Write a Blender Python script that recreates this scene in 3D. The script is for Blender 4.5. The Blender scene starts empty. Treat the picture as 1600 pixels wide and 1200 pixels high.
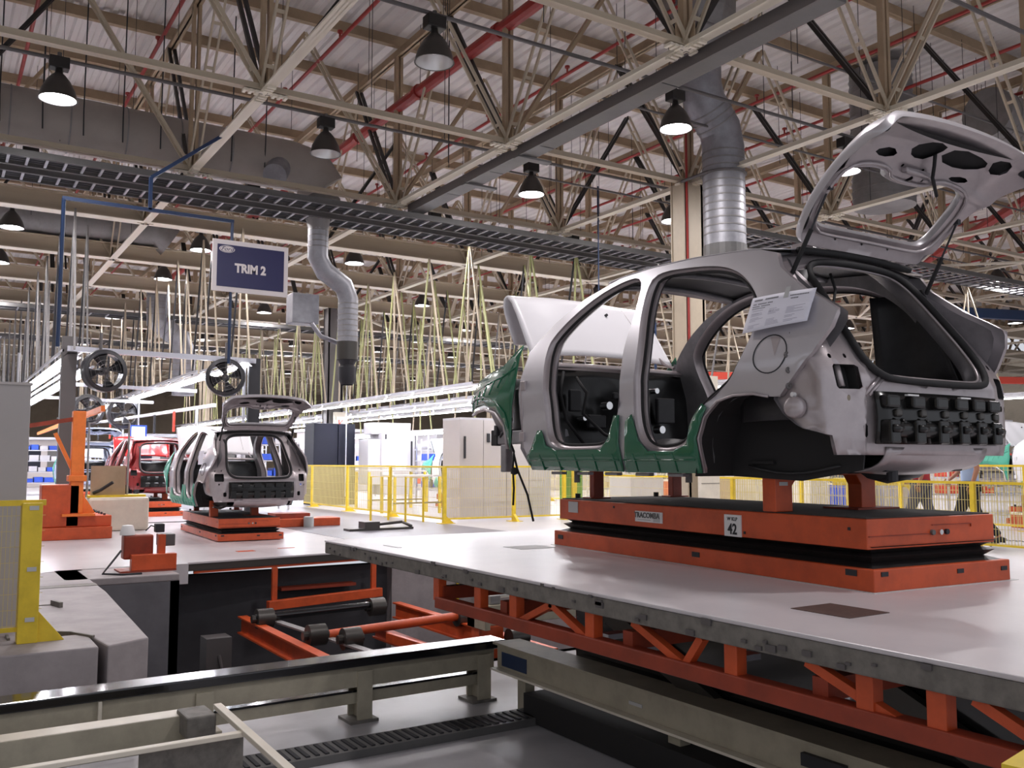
import bpy, bmesh, math, random
import numpy as np
from mathutils import Vector, Matrix, geometry
random.seed(7)
PI = math.pi
SC = bpy.context.scene
COL = SC.collection

# ------------------------------------------------------------------ camera
FPX = 1430.0
PITCH = math.atan(122 / FPX)
YAW = math.radians(32.5)                 # clockwise from +Y
cam_d = bpy.data.cameras.new('camera')
cam_d.sensor_width = 36.0
cam_d.lens = FPX / 1600 * 36.0
cam_d.clip_end = 400
cam = bpy.data.objects.new('camera', cam_d)
COL.objects.link(cam)
cam.rotation_euler = (PI / 2 + PITCH, 0, -YAW)
SC.camera = cam

# ------------------------------------------------------------------ world / exposure
wd = bpy.data.worlds.new('world'); SC.world = wd; wd.use_nodes = True
bgn = wd.node_tree.nodes['Background']
bgn.inputs[0].default_value = (0.90, 0.92, 1.0, 1)
bgn.inputs[1].default_value = 0.60
SC.view_settings.view_transform = 'Standard'
SC.view_settings.look = 'None'
SC.view_settings.gamma = 1.0
SC.view_settings.use_curve_mapping = False
SC.view_settings.exposure = 0.22
HALL_W = 88.0        # watts of every high bay lamp head
TUBE_E = 27.0        # emission of the fluorescent tubes

# ------------------------------------------------------------------ materials
MATS = {}
def mat(name, col, rough=0.5, metal=0.0, noise=0.0, nscale=6.0, bump=0.0, bscale=40.0, emit=None, coat=0.0, spec=None, alpha=None, dark=None):
    if name in MATS: return MATS[name]
    m = bpy.data.materials.new(name); m.use_nodes = True
    nt = m.node_tree; b = nt.nodes['Principled BSDF']
    b.inputs['Base Color'].default_value = (*col, 1)
    b.inputs['Roughness'].default_value = rough
    b.inputs['Metallic'].default_value = metal
    if coat: b.inputs['Coat Weight'].default_value = coat; b.inputs['Coat Roughness'].default_value = 0.08
    if spec is not None: b.inputs['Specular IOR Level'].default_value = spec
    if alpha is not None: b.inputs['Alpha'].default_value = alpha
    if noise or bump:
        tc = nt.nodes.new('ShaderNodeTexCoord')
    if noise:
        n = nt.nodes.new('ShaderNodeTexNoise'); n.inputs['Scale'].default_value = nscale
        n.inputs['Detail'].default_value = 6; n.inputs['Roughness'].default_value = 0.65
        r = nt.nodes.new('ShaderNodeValToRGB')
        d = dark or tuple(c * (1 - noise) for c in col)
        r.color_ramp.elements[0].position = 0.35; r.color_ramp.elements[0].color = (*d, 1)
        r.color_ramp.elements[1].position = 0.6; r.color_ramp.elements[1].color = (*col, 1)
        nt.links.new(tc.outputs['Object'], n.inputs['Vector'])
        nt.links.new(n.outputs['Fac'], r.inputs['Fac'])
        nt.links.new(r.outputs['Color'], b.inputs['Base Color'])
    if bump:
        n2 = nt.nodes.new('ShaderNodeTexNoise'); n2.inputs['Scale'].default_value = bscale
        bp = nt.nodes.new('ShaderNodeBump'); bp.inputs['Strength'].default_value = bump; bp.inputs['Distance'].default_value = 0.01
        nt.links.new(tc.outputs['Object'], n2.inputs['Vector'])
        nt.links.new(n2.outputs['Fac'], bp.inputs['Height'])
        nt.links.new(bp.outputs['Normal'], b.inputs['Normal'])
    if emit:
        b.inputs['Emission Color'].default_value = (*col, 1); b.inputs['Emission Strength'].default_value = emit
    MATS[name] = m
    return m
mat('cream', (0.52, 0.44, 0.33), 0.5, noise=0.15, nscale=1.5)
mat('cream_light', (0.76, 0.70, 0.58), 0.45, noise=0.1, nscale=2)
mat('tan', (0.42, 0.31, 0.20), 0.55, noise=0.2, nscale=1.5)
mat('black_steel', (0.015, 0.013, 0.012), 0.45)
mat('roof', (0.72, 0.68, 0.66), 0.6, noise=0.12, nscale=0.4)
mat('red_pipe', (0.36, 0.035, 0.03), 0.4, noise=0.2)
mat('conduit', (0.12, 0.11, 0.11), 0.45, metal=0.3)
mat('galv', (0.33, 0.33, 0.36), 0.45, metal=0.45, noise=0.25, nscale=4)
mat('galv_dull', (0.27, 0.26, 0.26), 0.55, metal=0.3, noise=0.2, nscale=3)
mat('duct_tan', (0.36, 0.32, 0.29), 0.6, noise=0.15, nscale=1)
mat('tray_grey', (0.12, 0.117, 0.115), 0.5, noise=0.2, nscale=2)
mat('deck_white', (0.58, 0.545, 0.56), 0.28, noise=0.12, nscale=2.2, dark=(0.53, 0.50, 0.52), bump=0.03, bscale=8)
mat('deck_edge', (0.19, 0.175, 0.155), 0.6, noise=0.35, nscale=14)
mat('deck_plate', (0.10, 0.055, 0.045), 0.6, noise=0.3, nscale=30)
mat('floor_white', (0.55, 0.53, 0.55), 0.3, noise=0.15, nscale=0.8, bump=0.02, bscale=5)
mat('floor_pit', (0.52, 0.51, 0.53), 0.35, noise=0.2, nscale=1.2)
mat('floor_grey', (0.19, 0.18, 0.205), 0.35, noise=0.2, nscale=1)
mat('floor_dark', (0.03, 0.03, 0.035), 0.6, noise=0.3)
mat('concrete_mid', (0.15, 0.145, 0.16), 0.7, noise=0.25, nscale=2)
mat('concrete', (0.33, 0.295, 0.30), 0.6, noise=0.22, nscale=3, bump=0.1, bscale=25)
mat('concrete_shaded', (0.05, 0.048, 0.055), 0.7, noise=0.25, nscale=2)  # pit wall concrete, darkened to imitate the shade deep in the pit
mat('orange', (0.60, 0.088, 0.022), 0.42, noise=0.25, nscale=5, bump=0.03)
mat('orange_deep', (0.30, 0.04, 0.014), 0.5, noise=0.3, nscale=5)
mat('orange_bright', (0.85, 0.20, 0.03), 0.4, noise=0.15, nscale=6)
mat('rubber', (0.012, 0.011, 0.012), 0.75)
mat('rubber_top', (0.055, 0.05, 0.048), 0.85, noise=0.3, nscale=12)
mat('bellows', (0.018, 0.015, 0.015), 0.42)
mat('white_plate', (0.75, 0.74, 0.74), 0.5)
mat('plate_grey', (0.5, 0.5, 0.5), 0.5)
mat('ink', (0.02, 0.02, 0.025), 0.6)
mat('silver_paint', (0.54, 0.52, 0.55), 0.30, metal=0.45, coat=0.5)
mat('silver_inner', (0.44, 0.39, 0.40), 0.33, metal=0.5, coat=0.3, noise=0.12, nscale=7)
mat('silver_dull', (0.30, 0.29, 0.305), 0.42, metal=0.5, noise=0.25, nscale=6)
mat('red_paint', (0.50, 0.012, 0.012), 0.22, metal=0.1, coat=0.8)
mat('red_inner', (0.16, 0.008, 0.008), 0.3, metal=0.1, coat=0.4)
mat('white_paint', (0.82, 0.83, 0.87), 0.25, coat=0.6)
mat('blue_paint', (0.45, 0.50, 0.66), 0.3, metal=0.3, coat=0.5)
mat('green_cover', (0.008, 0.115, 0.055), 0.20, coat=0.5)
mat('teal_cover', (0.06, 0.38, 0.27), 0.3)
mat('hood_overlit', (0.86, 0.84, 0.87), 0.35, coat=0.4)  # silver hood whitened in its colour to imitate strong lamp light
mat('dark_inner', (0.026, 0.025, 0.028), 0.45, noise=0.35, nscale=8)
mat('dark_gloss', (0.006, 0.006, 0.006), 0.25, spec=0.5)
mat('under_dark', (0.022, 0.023, 0.025), 0.5, noise=0.4, nscale=6)
mat('chrome', (0.8, 0.8, 0.8), 0.12, metal=1.0)
mat('paper', (0.78, 0.77, 0.86), 0.7)
mat('print_grey', (0.42, 0.41, 0.50), 0.7)
mat('beige_frame', (0.42, 0.38, 0.29), 0.5, noise=0.2, nscale=5)
mat('beige_light', (0.74, 0.68, 0.57), 0.4, noise=0.1, nscale=5)
mat('oily_black', (0.010, 0.010, 0.012), 0.18, coat=0.6, noise=0.3, nscale=10)
mat('yellow', (0.78, 0.56, 0.03), 0.45, noise=0.18, nscale=6)
mat('yellow_wire', (0.62, 0.52, 0.20), 0.5)
mat('grey_cab', (0.42, 0.39, 0.385), 0.5, noise=0.06, nscale=1)
mat('beige_cab', (0.47, 0.43, 0.42), 0.5, noise=0.06, nscale=1)
mat('white_cab', (0.50, 0.485, 0.51), 0.4)
mat('navy_cab', (0.006, 0.007, 0.018), 0.45, spec=0.3)
mat('amber_panel', (0.17, 0.13, 0.055), 0.35)
mat('green_pad', (0.10, 0.28, 0.05), 0.6)
mat('card', (0.50, 0.38, 0.24), 0.8)
mat('blue_bin', (0.02, 0.07, 0.45), 0.4)
mat('navy_sign', (0.012, 0.011, 0.085), 0.35)
mat('sign_white', (0.80, 0.74, 0.74), 0.5)
mat('blue_tube', (0.009, 0.028, 0.085), 0.4)
mat('alu', (0.62, 0.62, 0.68), 0.3, metal=0.7)
mat('fan_black', (0.03, 0.03, 0.035), 0.35)
mat('lamp_shell', (0.07, 0.065, 0.06), 0.35, metal=0.5)
mat('reflector', (0.75, 0.73, 0.72), 0.25, metal=0.6)
mat('lamp_on', (1.0, 0.97, 1.0), 0.5, emit=22.0)
mat('tube_on', (0.93, 0.94, 1.0), 0.5, emit=TUBE_E)
mat('screen', (0.75, 0.85, 1.0), 0.4, emit=2.2)
mat('green_led', (0.05, 0.9, 0.4), 0.4, emit=4.0)
mat('skin_tone', (0.40, 0.19, 0.12), 0.55)
mat('hair', (0.015, 0.01, 0.008), 0.6)
mat('shirt_red', (0.42, 0.03, 0.035), 0.8)
mat('shirt_blue', (0.42, 0.55, 0.80), 0.8)
mat('trousers_dark', (0.018, 0.018, 0.026), 0.8)
mat('trousers_grey', (0.10, 0.10, 0.13), 0.8)
mat('green_yellow', (0.42, 0.43, 0.20), 0.5)
mat('far_wall', (0.50, 0.42, 0.32), 0.8, noise=0.3, nscale=0.3)
mat('red_box', (0.65, 0.06, 0.03), 0.5)

# ------------------------------------------------------------------ mesh builder
ORD = ['first', 'second', 'third', 'fourth', 'fifth', 'sixth', 'seventh', 'eighth', 'ninth', 'tenth', 'eleventh', 'twelfth', 'thirteenth', 'fourteenth', 'fifteenth', 'sixteenth', 'seventeenth', 'eighteenth', 'nineteenth', 'twentieth'] + ['%s' % n for n in ('twenty-first', 'twenty-second', 'twenty-third', 'twenty-fourth')]
class MB:
    def __init__(s): s.v = []; s.f = []
    def add(s, vs, fs):
        o = len(s.v); s.v += [tuple(p) for p in vs]; s.f += [tuple(i + o for i in f) for f in fs]; return s
    def box(s, x0, x1, y0, y1, z0, z1):
        vs = [(x, y, z) for x in (x0, x1) for y in (y0, y1) for z in (z0, z1)]
        return s.add(vs, [(0, 1, 3, 2), (4, 6, 7, 5), (0, 4, 5, 1), (2, 3, 7, 6), (0, 2, 6, 4), (1, 5, 7, 3)])
    def cbox(s, c, sz, rz=0.0):
        cx, cy, cz = c; a, b, h = sz[0] / 2, sz[1] / 2, sz[2] / 2; co, si = math.cos(rz), math.sin(rz)
        vs = []
        for x in (-a, a):
            for y in (-b, b):
                for z in (-h, h): vs.append((cx + x * co - y * si, cy + x * si + y * co, cz + z))
        return s.add(vs, [(0, 1, 3, 2), (4, 6, 7, 5), (0, 4, 5, 1), (2, 3, 7, 6), (0, 2, 6, 4), (1, 5, 7, 3)])
    def bar(s, p, q, w, h, up=(0, 0, 1)):
        p = Vector(p); q = Vector(q); d = (q - p).normalized(); u = Vector(up)
        if abs(d.dot(u)) > 0.99: u = Vector((0, 1, 0))
        a = d.cross(u).normalized(); b = a.cross(d).normalized(); a *= w / 2; b *= h / 2
        vs = [p - a - b, p + a - b, p + a + b, p - a + b, q - a - b, q + a - b, q + a + b, q - a + b]
        return s.add(vs, [(0, 3, 2, 1), (4, 5, 6, 7), (0, 1, 5, 4), (1, 2, 6, 5), (2, 3, 7, 6), (3, 0, 4, 7)])
    def angle(s, p, q, w, h, t=0.012, up=(0, 0, 1)):      # T of two thin plates (double angle section)
        s.bar(p, q, w, t, up); p = Vector(p); q = Vector(q)
        return s.bar(p + Vector(up) * h / 2, q + Vector(up) * h / 2, t * 1.5, h, up)
    def ibeam(s, p, q, w, h, t=0.02):
        p = Vector(p); q = Vector(q); u = Vector((0, 0, 1))
        s.bar(p, q, w, t); s.bar(p + u * h, q + u * h, w, t)
        return s.bar(p + u * h / 2, q + u * h / 2, t, h)
    def tube(s, pts, r, n=8, closed=False, cap=True):
        pts = [Vector(p) for p in pts]; m = len(pts); rings = []
        prev = None
        for i, p in enumerate(pts):
            if closed: t = pts[(i + 1) % m] - pts[i - 1]
            else: t = pts[min(i + 1, m - 1)] - pts[max(i - 1, 0)]
            t.normalize()
            if prev is None:
                a = t.cross(Vector((0, 0, 1)))
                if a.length < 0.1: a = t.cross(Vector((0, 1, 0)))
            else: a = prev - t * prev.dot(t)
            a.normalize(); prev = a; b = t.cross(a)
            rr = r[i] if isinstance(r, (list, tuple)) else r
            rings.append([p + (a * math.cos(2 * PI * k / n) + b * math.sin(2 * PI * k / n)) * rr for k in range(n)])
        vs = [v for rg in rings for v in rg]; fs = []
        for i in range(m if closed else m - 1):
            j = (i + 1) % m
            for k in range(n):
                l = (k + 1) % n; fs.append((i * n + k, j * n + k, j * n + l, i * n + l))
        if cap and not closed:
            fs.append(tuple(range(n))); fs.append(tuple((m - 1) * n + k for k in reversed(range(n))))
        return s.add(vs, fs)
    def cyl(s, p, q, r, n=12): return s.tube([p, q], r, n)
    def lathe(s, prof, c=(0, 0, 0), n=20, axis=(0, 0, 1)):
        ax = Vector(axis).normalized(); a = ax.cross(Vector((1, 0, 0)))
        if a.length < 0.1: a = ax.cross(Vector((0, 1, 0)))
        a.normalize(); b = ax.cross(a); c = Vector(c); vs = []; fs = []
        for (r, h) in prof:
            for k in range(n):
                t = 2 * PI * k / n; vs.append(c + ax * h + (a * math.cos(t) + b * math.sin(t)) * r)
        for i in range(len(prof) - 1):
            for k in range(n):
                l = (k + 1) % n; fs.append((i * n + k, i * n + l, (i + 1) * n + l, (i + 1) * n + k))
        return s.add(vs, fs)
    def prism(s, poly, fn, t):            # poly 2D, fn(u,v,w)->3D, thickness t
        n = len(poly); vs = [fn(u, v, 0) for u, v in poly] + [fn(u, v, t) for u, v in poly]
        tris = geometry.tessellate_polygon([[Vector((u, v, 0)) for u, v in poly]])
        fs = [tuple(x) for x in tris] + [tuple(i + n for i in reversed(x)) for x in tris]
        fs += [(i, (i + 1) % n, (i + 1) % n + n, i + n) for i in range(n)]
        return s.add(vs, fs)
    def grid(s, fn, nu, nv, skip=None):
        vs = [fn(i / nu, j / nv) for i in range(nu + 1) for j in range(nv + 1)]
        fs = []
        for i in range(nu):
            for j in range(nv):
                if skip and skip(i, j): continue
                a = i * (nv + 1) + j; fs.append((a, a + 1, a + nv + 2, a + nv + 1))
        return s.add(vs, fs)
    def mesh(s, name, m, smooth=False):
        me = bpy.data.meshes.new(name); me.from_pydata(s.v, [], s.f); me.update()
        if m: me.materials.append(MATS[m] if isinstance(m, str) else m)
        bm = bmesh.new(); bm.from_mesh(me); bmesh.ops.recalc_face_normals(bm, faces=bm.faces); bm.to_mesh(me); bm.free()
        if smooth: me.polygons.foreach_set('use_smooth', [True] * len(me.polygons))
        return me
    def build(s, name, m, parent=None, smooth=False, bevel=0.0, solid=0.0, autos=None, loc=None):
        me = s.mesh(name, m, smooth); o = bpy.data.objects.new(name, me); COL.objects.link(o)
        if parent: o.parent = parent
        if loc: o.location = loc
        if solid:
            md = o.modifiers.new('solid', 'SOLIDIFY'); md.thickness = solid; md.offset = 0
        if bevel:
            md = o.modifiers.new('bevel', 'BEVEL'); md.width = bevel; md.segments = 2; md.limit_method = 'ANGLE'; md.angle_limit = 0.7
        if autos:
            try:
                me.polygons.foreach_set('use_smooth', [True] * len(me.polygons)); me.set_sharp_from_angle(angle=autos)
            except Exception: pass
        return o

def tag(o, label=None, cat=None, group=None, kind=None):
    if label: o['label'] = label
    if cat: o['category'] = cat
    if group: o['group'] = group
    if kind: o['kind'] = kind
    return o
def thing(name, label, cat, loc=(0, 0, 0), rz=0.0, group=None, kind=None):
    o = bpy.data.objects.new(name, None); COL.objects.link(o); o.empty_display_size = 0.1
    o.location = loc; o.rotation_euler = (0, 0, rz)
    return tag(o, label, cat, group, kind)
def struct(name, mb, m, parent=None, **k):
    o = mb.build(name, m, parent, **k)
    if not parent: o['kind'] = 'structure'
    return o
def copy_tree(o, parent=None):
    c = o.copy(); COL.objects.link(c)
    if parent: c.parent = parent
    for ch in list(KIDS.get(o.name, [])): copy_tree(bpy.data.objects[ch], c)
    return c
KIDS = {}
def index_kids():
    KIDS.clear()
    for o in bpy.data.objects:
        if o.parent: KIDS.setdefault(o.parent.name, []).append(o.name)
def inst(src, parent=None, name=None, loc=None, rz=None):      # a copy of one mesh object, sharing its mesh
    c = src.copy(); COL.objects.link(c)
    if parent is not None: c.parent = parent
    if loc is not None: c.location = loc
    if rz is not None: c.rotation_euler = (0, 0, rz)
    return c
def text(name, s, size, m, parent, M, ext=0.002, xs=1.0, align='CENTER', bold=0.0, shear=0.0):
    cu = bpy.data.curves.new(name, 'FONT'); cu.body = s; cu.size = size; cu.extrude = ext; cu.align_x = align; cu.align_y = 'CENTER'
    cu.offset = bold; cu.shear = shear; cu.resolution_u = 3
    t = bpy.data.objects.new(name, cu); COL.objects.link(t)
    dg = bpy.context.evaluated_depsgraph_get(); me = bpy.data.meshes.new_from_object(t.evaluated_get(dg))
    bpy.data.objects.remove(t); me.name = name; me.materials.clear(); me.materials.append(MATS[m])
    me.transform(Matrix.Diagonal((xs, 1, 1, 1))); me.transform(M)
    o = bpy.data.objects.new(name, me); COL.objects.link(o)
    if parent: o.parent = parent
    return o
def frame(o, ex, ey):        # matrix with text x along ex and y along ey
    ex = Vector(ex).normalized(); ey = Vector(ey).normalized(); ez = ex.cross(ey)
    return Matrix(((ex.x, ey.x, ez.x, o[0]), (ex.y, ey.y, ez.y, o[1]), (ex.z, ey.z, ez.z, o[2]), (0, 0, 0, 1)))

ZF = -1.27        # shop floor (camera height is 0)
ZD = -0.63        # raised lift deck
ZP = -1.80        # pit floor
ZC = 5.0          # bottom chords of the roof trusses
ZR = 8.3          # underside of purlins
# ------------------------------------------------------------------ floor, pit, walls
def slab(poly, z0, z1): return MB().prism(poly, lambda u, v, w: (u, v, z0 + w), z1 - z0)
fl = MB()
for (x0, x1, y0, y1) in [(2.83, 5.9, 20.33, 75), (5.9, 7.6, 30, 75), (7.6, 9.1, -12, 12.6), (7.6, 9.1, 30, 75), (9.1, 75, -12, 75), (-25, 1.6, 11.9, 75), (1.6, 2.83, 12.0, 75)]:
    fl.box(x0, x1, y0, y1, ZF - 0.25, ZF)
struct('floor', fl, 'floor_white')
struct('floor', MB().box(5.9, 9.1, 12.6, 30, ZF - .25, ZF), 'floor_grey')
ledge = MB()
ledge.prism([(-25, 6.98), (1.06, 6.98), (1.06, 7.55), (-25, 7.55)], lambda u, v, w: (u, v, ZF - 0.42 + w), 0.42)
ledge.box(-25, 0.62, 7.55, 7.75, ZF - 0.42, ZF)
ledge.prism([(1.12, 6.98), (1.42, 7.15), (1.55, 9.9), (1.56, 11.95), (-25, 11.95), (-25, 7.75), (0.78, 7.75), (0.95, 7.62), (1.08, 7.35)], lambda u, v, w: (u, v, ZF - 0.45 + w), 0.45)
ledge.box(1.3, 2.5, 11.0, 12.05, ZF - 0.08, ZF)
struct('floor', ledge, 'concrete', bevel=0.012)
struct('floor', MB().box(-3, 9, -3, 7.35, ZP - 0.2, ZP), 'floor_pit')
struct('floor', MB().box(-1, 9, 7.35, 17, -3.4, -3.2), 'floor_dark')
pw = MB()
pw.prism([(7.15, -3.2), (11.95, -3.2), (11.95, ZF - 0.42), (7.15, ZF - 0.42)], lambda u, v, w: (1.30 + w + (u - 7.15) * 0.03, u, v), 0.12)
pw.box(1.3, 2.5, 11.0, 11.1, -3.2, ZF - 0.08)
pw.box(2.4, 2.5, 11.0, 12.0, -3.2, ZF - 0.08)
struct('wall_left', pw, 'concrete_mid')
struct('wall_back', MB().box(2.4, 7.7, 12.75, 12.95, -3.2, ZF - 0.24), 'concrete_shaded')
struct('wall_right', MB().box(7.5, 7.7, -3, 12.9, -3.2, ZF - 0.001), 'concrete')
struct('wall_pit', MB().box(-1, 7.6, 7.25, 7.35, -3.2, ZP), 'concrete_shaded')
struct('wall_far', MB().box(-25, 75, 74, 74.3, -1.3, 8.6), 'far_wall')
struct('wall_side', MB().box(74, 74.3, -12, 75, -1.3, 8.6), 'far_wall')
struct('wall_side', MB().box(-25.3, -25, -12, 75, -3.4, 8.6), 'far_wall')  # unseen left wall, added to stop world light from that side
# rims of the kerb slots
rim = MB()
for p, q in [((0.62, 7.75), (0.8, 7.75)), ((0.8, 7.75), (0.96, 7.62)), ((0.96, 7.62), (1.08, 7.36)), ((0.55, 7.56), (0.55, 7.75))]:
    rim.bar((*p, ZF - 0.05), (*q, ZF - 0.05), 0.02, 0.13)
struct('trim_1', rim, 'deck_edge')
sl = MB(); sl.box(0.9, 1.55, 10.4, 10.62, ZF + 0.001, ZF + 0.004); struct('trim_2', sl, 'deck_edge')
sl = MB(); sl.box(0.4, 1.0, 9.2, 9.23, ZF + 0.001, ZF + 0.006); sl.bar((1.0, 9.2, ZF + .02), (1.05, 9.0, ZF + .02), 0.03, 0.05); struct('trim_3', sl, 'deck_edge')
# grated drain running along the pit floor
dr = tag(MB().box(1.3, 8, 5.35, 5.62, ZP, ZP + 0.05).build('floor_grate', 'tray_grey'), 'dark steel grated strip along the white pit floor', 'grate')
g = MB()
for i in range(110): g.box(1.32 + i * 0.06, 1.345 + i * 0.06, 5.38, 5.59, ZP + 0.05, ZP + 0.058)
go = g.build('grate_bar', 'ink', dr); go['kind'] = 'stuff'

# ------------------------------------------------------------------ roof
GX = [3.65 + 3.9 * k for k in range(-3, 14)]
GY = [7.92 + 4.06 * k for k in range(-2, 15)]
rf = MB()
x = -12.0; prof = []
while x < 62:
    prof += [(x, 0.0), (x + 0.09, 0.0), (x + 0.13, 0.045), (x + 0.22, 0.045)]; x += 0.26
for (ya, yb) in [(-4, 75)]:
    vs = [(u, ya, ZR + 0.14 + h) for u, h in prof] + [(u, yb, ZR + 0.14 + h) for u, h in prof]; n = len(prof)
    rf.add(vs, [(i, i + 1, i + 1 + n, i + n) for i in range(n - 1)])
struct('ceiling', rf, 'roof')
# purlins: cold rolled beams along X
pm = MB().box(-12, 62, -0.06, 0.06, 0, 0.015).box(-12, 62, -0.015, 0.015, 0, 0.22).mesh('purlin', 'tan')
roofset = thing('purlin_set', 'tan purlins under the corrugated roof', 'roof beams', (0, 0, 0), kind='structure')
y = GY[0]
while y < 72:
    for off in (0,):
        o = bpy.data.objects.new('purlin', pm); COL.objects.link(o); o.parent = roofset; o.location = (0, y, ZR - 0.08)
    y += 2.03
um = MB().box(-0.07, 0.07, -1, 72, 0, 0.02).box(-0.015, 0.015, -1, 72, 0, 0.2).mesh('top_chord', 'tan')
for X in GX:
    o = bpy.data.objects.new('top_chord', um); COL.objects.link(o); o.parent = roofset; o.location = (X, 0, ZR - 0.30)
# bottom chords
def rod_mesh(name, m, L, w, h): return MB().box(-w / 2, w / 2, -h / 2, h / 2, 0, L).mesh(name, m)
cy = MB()
cy.box(-0.075, 0.075, 0, 1, 0, 0.012); cy.box(-0.03, -0.018, 0, 1, 0, 0.09); cy.box(0.018, 0.03, 0, 1, 0, 0.09)
chord_y = cy.mesh('bottom_chord', 'cream_light')
cx_ = MB(); cx_.box(0, 1, -0.06, 0.06, 0, 0.012); cx_.box(0, 1, -0.02, -0.01, 0, 0.10); cx_.box(0, 1, 0.01, 0.02, 0, 0.10)
chord_x = cx_.mesh('cross_chord', 'cream')
gx = MB(); gx.box(0, 1, -0.15, 0.15, 0, 0.02); gx.box(0, 1, -0.012, 0.012, 0, 0.38); gx.box(0, 1, -0.15, 0.15, 0.36, 0.38)
gird = gx.mesh('girder', 'cream')
flg = MB().box(0, 1, -0.16, 0.16, -0.012, 0).mesh('girder_flange', 'cream_light')
sp = MB()
for a in (0, 1):
    for i in (-1, 1):
        for j in (0.12, 0.2, 0.28):
            p = (i * j, 0) if a else (0, i * j)
            sp.box(p[0] - 0.02, p[0] + 0.02, p[1] - 0.06, p[1] + 0.06, -0.035, 0) if a else sp.box(-0.06, 0.06, p[1] - 0.02, p[1] + 0.02, -0.035, 0)
sp.box(-0.3, 0.3, -0.05, 0.05, -0.012, 0); sp.box(-0.05, 0.05, -0.3, 0.3, -0.012, 0)
splice = sp.mesh('splice_plate', 'cream_light')
gus = MB().box(-0.16, 0.16, -0.01, 0.01, 0, 0.3).box(-0.01, 0.01, -0.16, 0.16, 0, 0.3).mesh('gusset', 'tan')
def pair_bar(d, w, gap, m, name):       # two channels with a gap, from origin to d
    L = Vector(d).length; b = MB()
    d = Vector(d); side = d.cross(Vector((0, 0, 1)))
    side = side.normalized() if side.length > 0.01 else Vector((1, 0, 0))
    for s in (-1, 1): b.bar(side * s * (gap + w) / 2, d + side * s * (gap + w) / 2, w, 0.06, up=side.cross(d))
    return b
def lattice_bar(d, m, name):
    d = Vector(d); side = d.cross(Vector((0, 0, 1))).normalized(); b = MB()
    for s in (-1, 1): b.bar(side * s * 0.07, d + side * s * 0.07, 0.03, 0.05, up=side.cross(d))
    for i in range(5):
        c = d * (i + .5) / 5; b.bar(c - side * .07, c + side * .07, 0.05, 0.012, up=side.cross(d))
    return b
HT = ZR - 0.3 - ZC
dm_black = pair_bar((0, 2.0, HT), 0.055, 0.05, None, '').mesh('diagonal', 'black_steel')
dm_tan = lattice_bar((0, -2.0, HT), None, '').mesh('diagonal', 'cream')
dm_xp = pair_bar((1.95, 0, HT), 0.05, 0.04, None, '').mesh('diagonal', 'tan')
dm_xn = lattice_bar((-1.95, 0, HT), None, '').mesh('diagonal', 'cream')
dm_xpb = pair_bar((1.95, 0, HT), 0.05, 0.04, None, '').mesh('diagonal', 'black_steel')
post_m = MB().box(-0.075, -0.02, -0.05, 0.05, 0, HT).box(0.02, 0.075, -0.05, 0.05, 0, HT).mesh('post', 'tan')
far = {'black_steel': MB(), 'cream': MB(), 'tan': MB()}
for i, X in enumerate(GX):
    tr = thing('roof_truss', 'cream roof truss line running along the hall', 'truss', (X, 0, ZC), kind='structure', group='roof trusses')
    o = bpy.data.objects.new('bottom_chord', chord_y); COL.objects.link(o); o.parent = tr; o.scale = (1, 78, 1); o.location = (0, -4, 0)
    for j, Y in enumerate(GY):
        d = 0.537 * X + 0.843 * Y; r = 0.843 * X - 0.537 * Y
        if d < 2: continue
        vis = abs(r) < 0.62 * d + 4
        if not vis: continue
        if d < 30:
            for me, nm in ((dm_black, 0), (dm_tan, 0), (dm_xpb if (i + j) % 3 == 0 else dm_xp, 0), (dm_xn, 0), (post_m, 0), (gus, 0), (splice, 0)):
                if Y > 20 and me in (splice,): continue
                o = bpy.data.objects.new(me.name, me); COL.objects.link(o); o.parent = tr; o.location = (0, Y, 0)
        else:
            b = Vector((X, Y, ZC))
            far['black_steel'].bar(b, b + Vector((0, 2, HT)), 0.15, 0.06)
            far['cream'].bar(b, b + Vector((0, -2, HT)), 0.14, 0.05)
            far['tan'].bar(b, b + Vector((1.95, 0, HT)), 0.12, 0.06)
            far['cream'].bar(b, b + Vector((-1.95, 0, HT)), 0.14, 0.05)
            far['tan'].bar(b, b + Vector((0, 0, HT)), 0.14, 0.08)
ft = thing('roof_truss_far', 'far web members of the roof trusses', 'truss', kind='structure')
for k, b in far.items():
    o = b.build('web_members', k, ft); o['kind'] = 'stuff'
for j, Y in enumerate(GY):
    t = thing('cross_beam', 'cream beam crossing the roof trusses', 'beam', (0, Y, ZC), kind='structure', group='cross beams')
    if Y < 19:
        o = bpy.data.objects.new('cross_chord', chord_x); COL.objects.link(o); o.parent = t; o.scale = (72, 1, 1); o.location = (-12, 0, 0.015)
    else:
        for me in (gird, flg):
            o = bpy.data.objects.new(me.name, me); COL.objects.link(o); o.parent = t; o.scale = (72, 1, 1); o.location = (-12, 0, 0.02)
# diagonal wind braces in the chord plane, far right
wb = thing('wind_brace', 'thin cream cross braces in the chord plane', 'brace', (0, 0, ZC), kind='structure')
for (a, b) in [((GX[6], GY[5]), (GX[8], GY[3])), ((GX[5], GY[7]), (GX[7], GY[9])), ((GX[7], GY[3]), (GX[9], GY[5])), ((GX[7], GY[6]), (GX[9], GY[4])), ((GX[8], GY[6]), (GX[10], GY[8])),
               ((GX[3], GY[9]), (GX[5], GY[11])), ((GX[5], GY[9]), (GX[3], GY[11])), ((GX[9], GY[2]), (GX[11], GY[4])), ((GX[11], GY[2]), (GX[9], GY[4]))]:
    MB().bar((*a, 0.0), (*b, 0.0), 0.08, 0.05).build('brace_bar', 'cream_light', wb)
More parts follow.
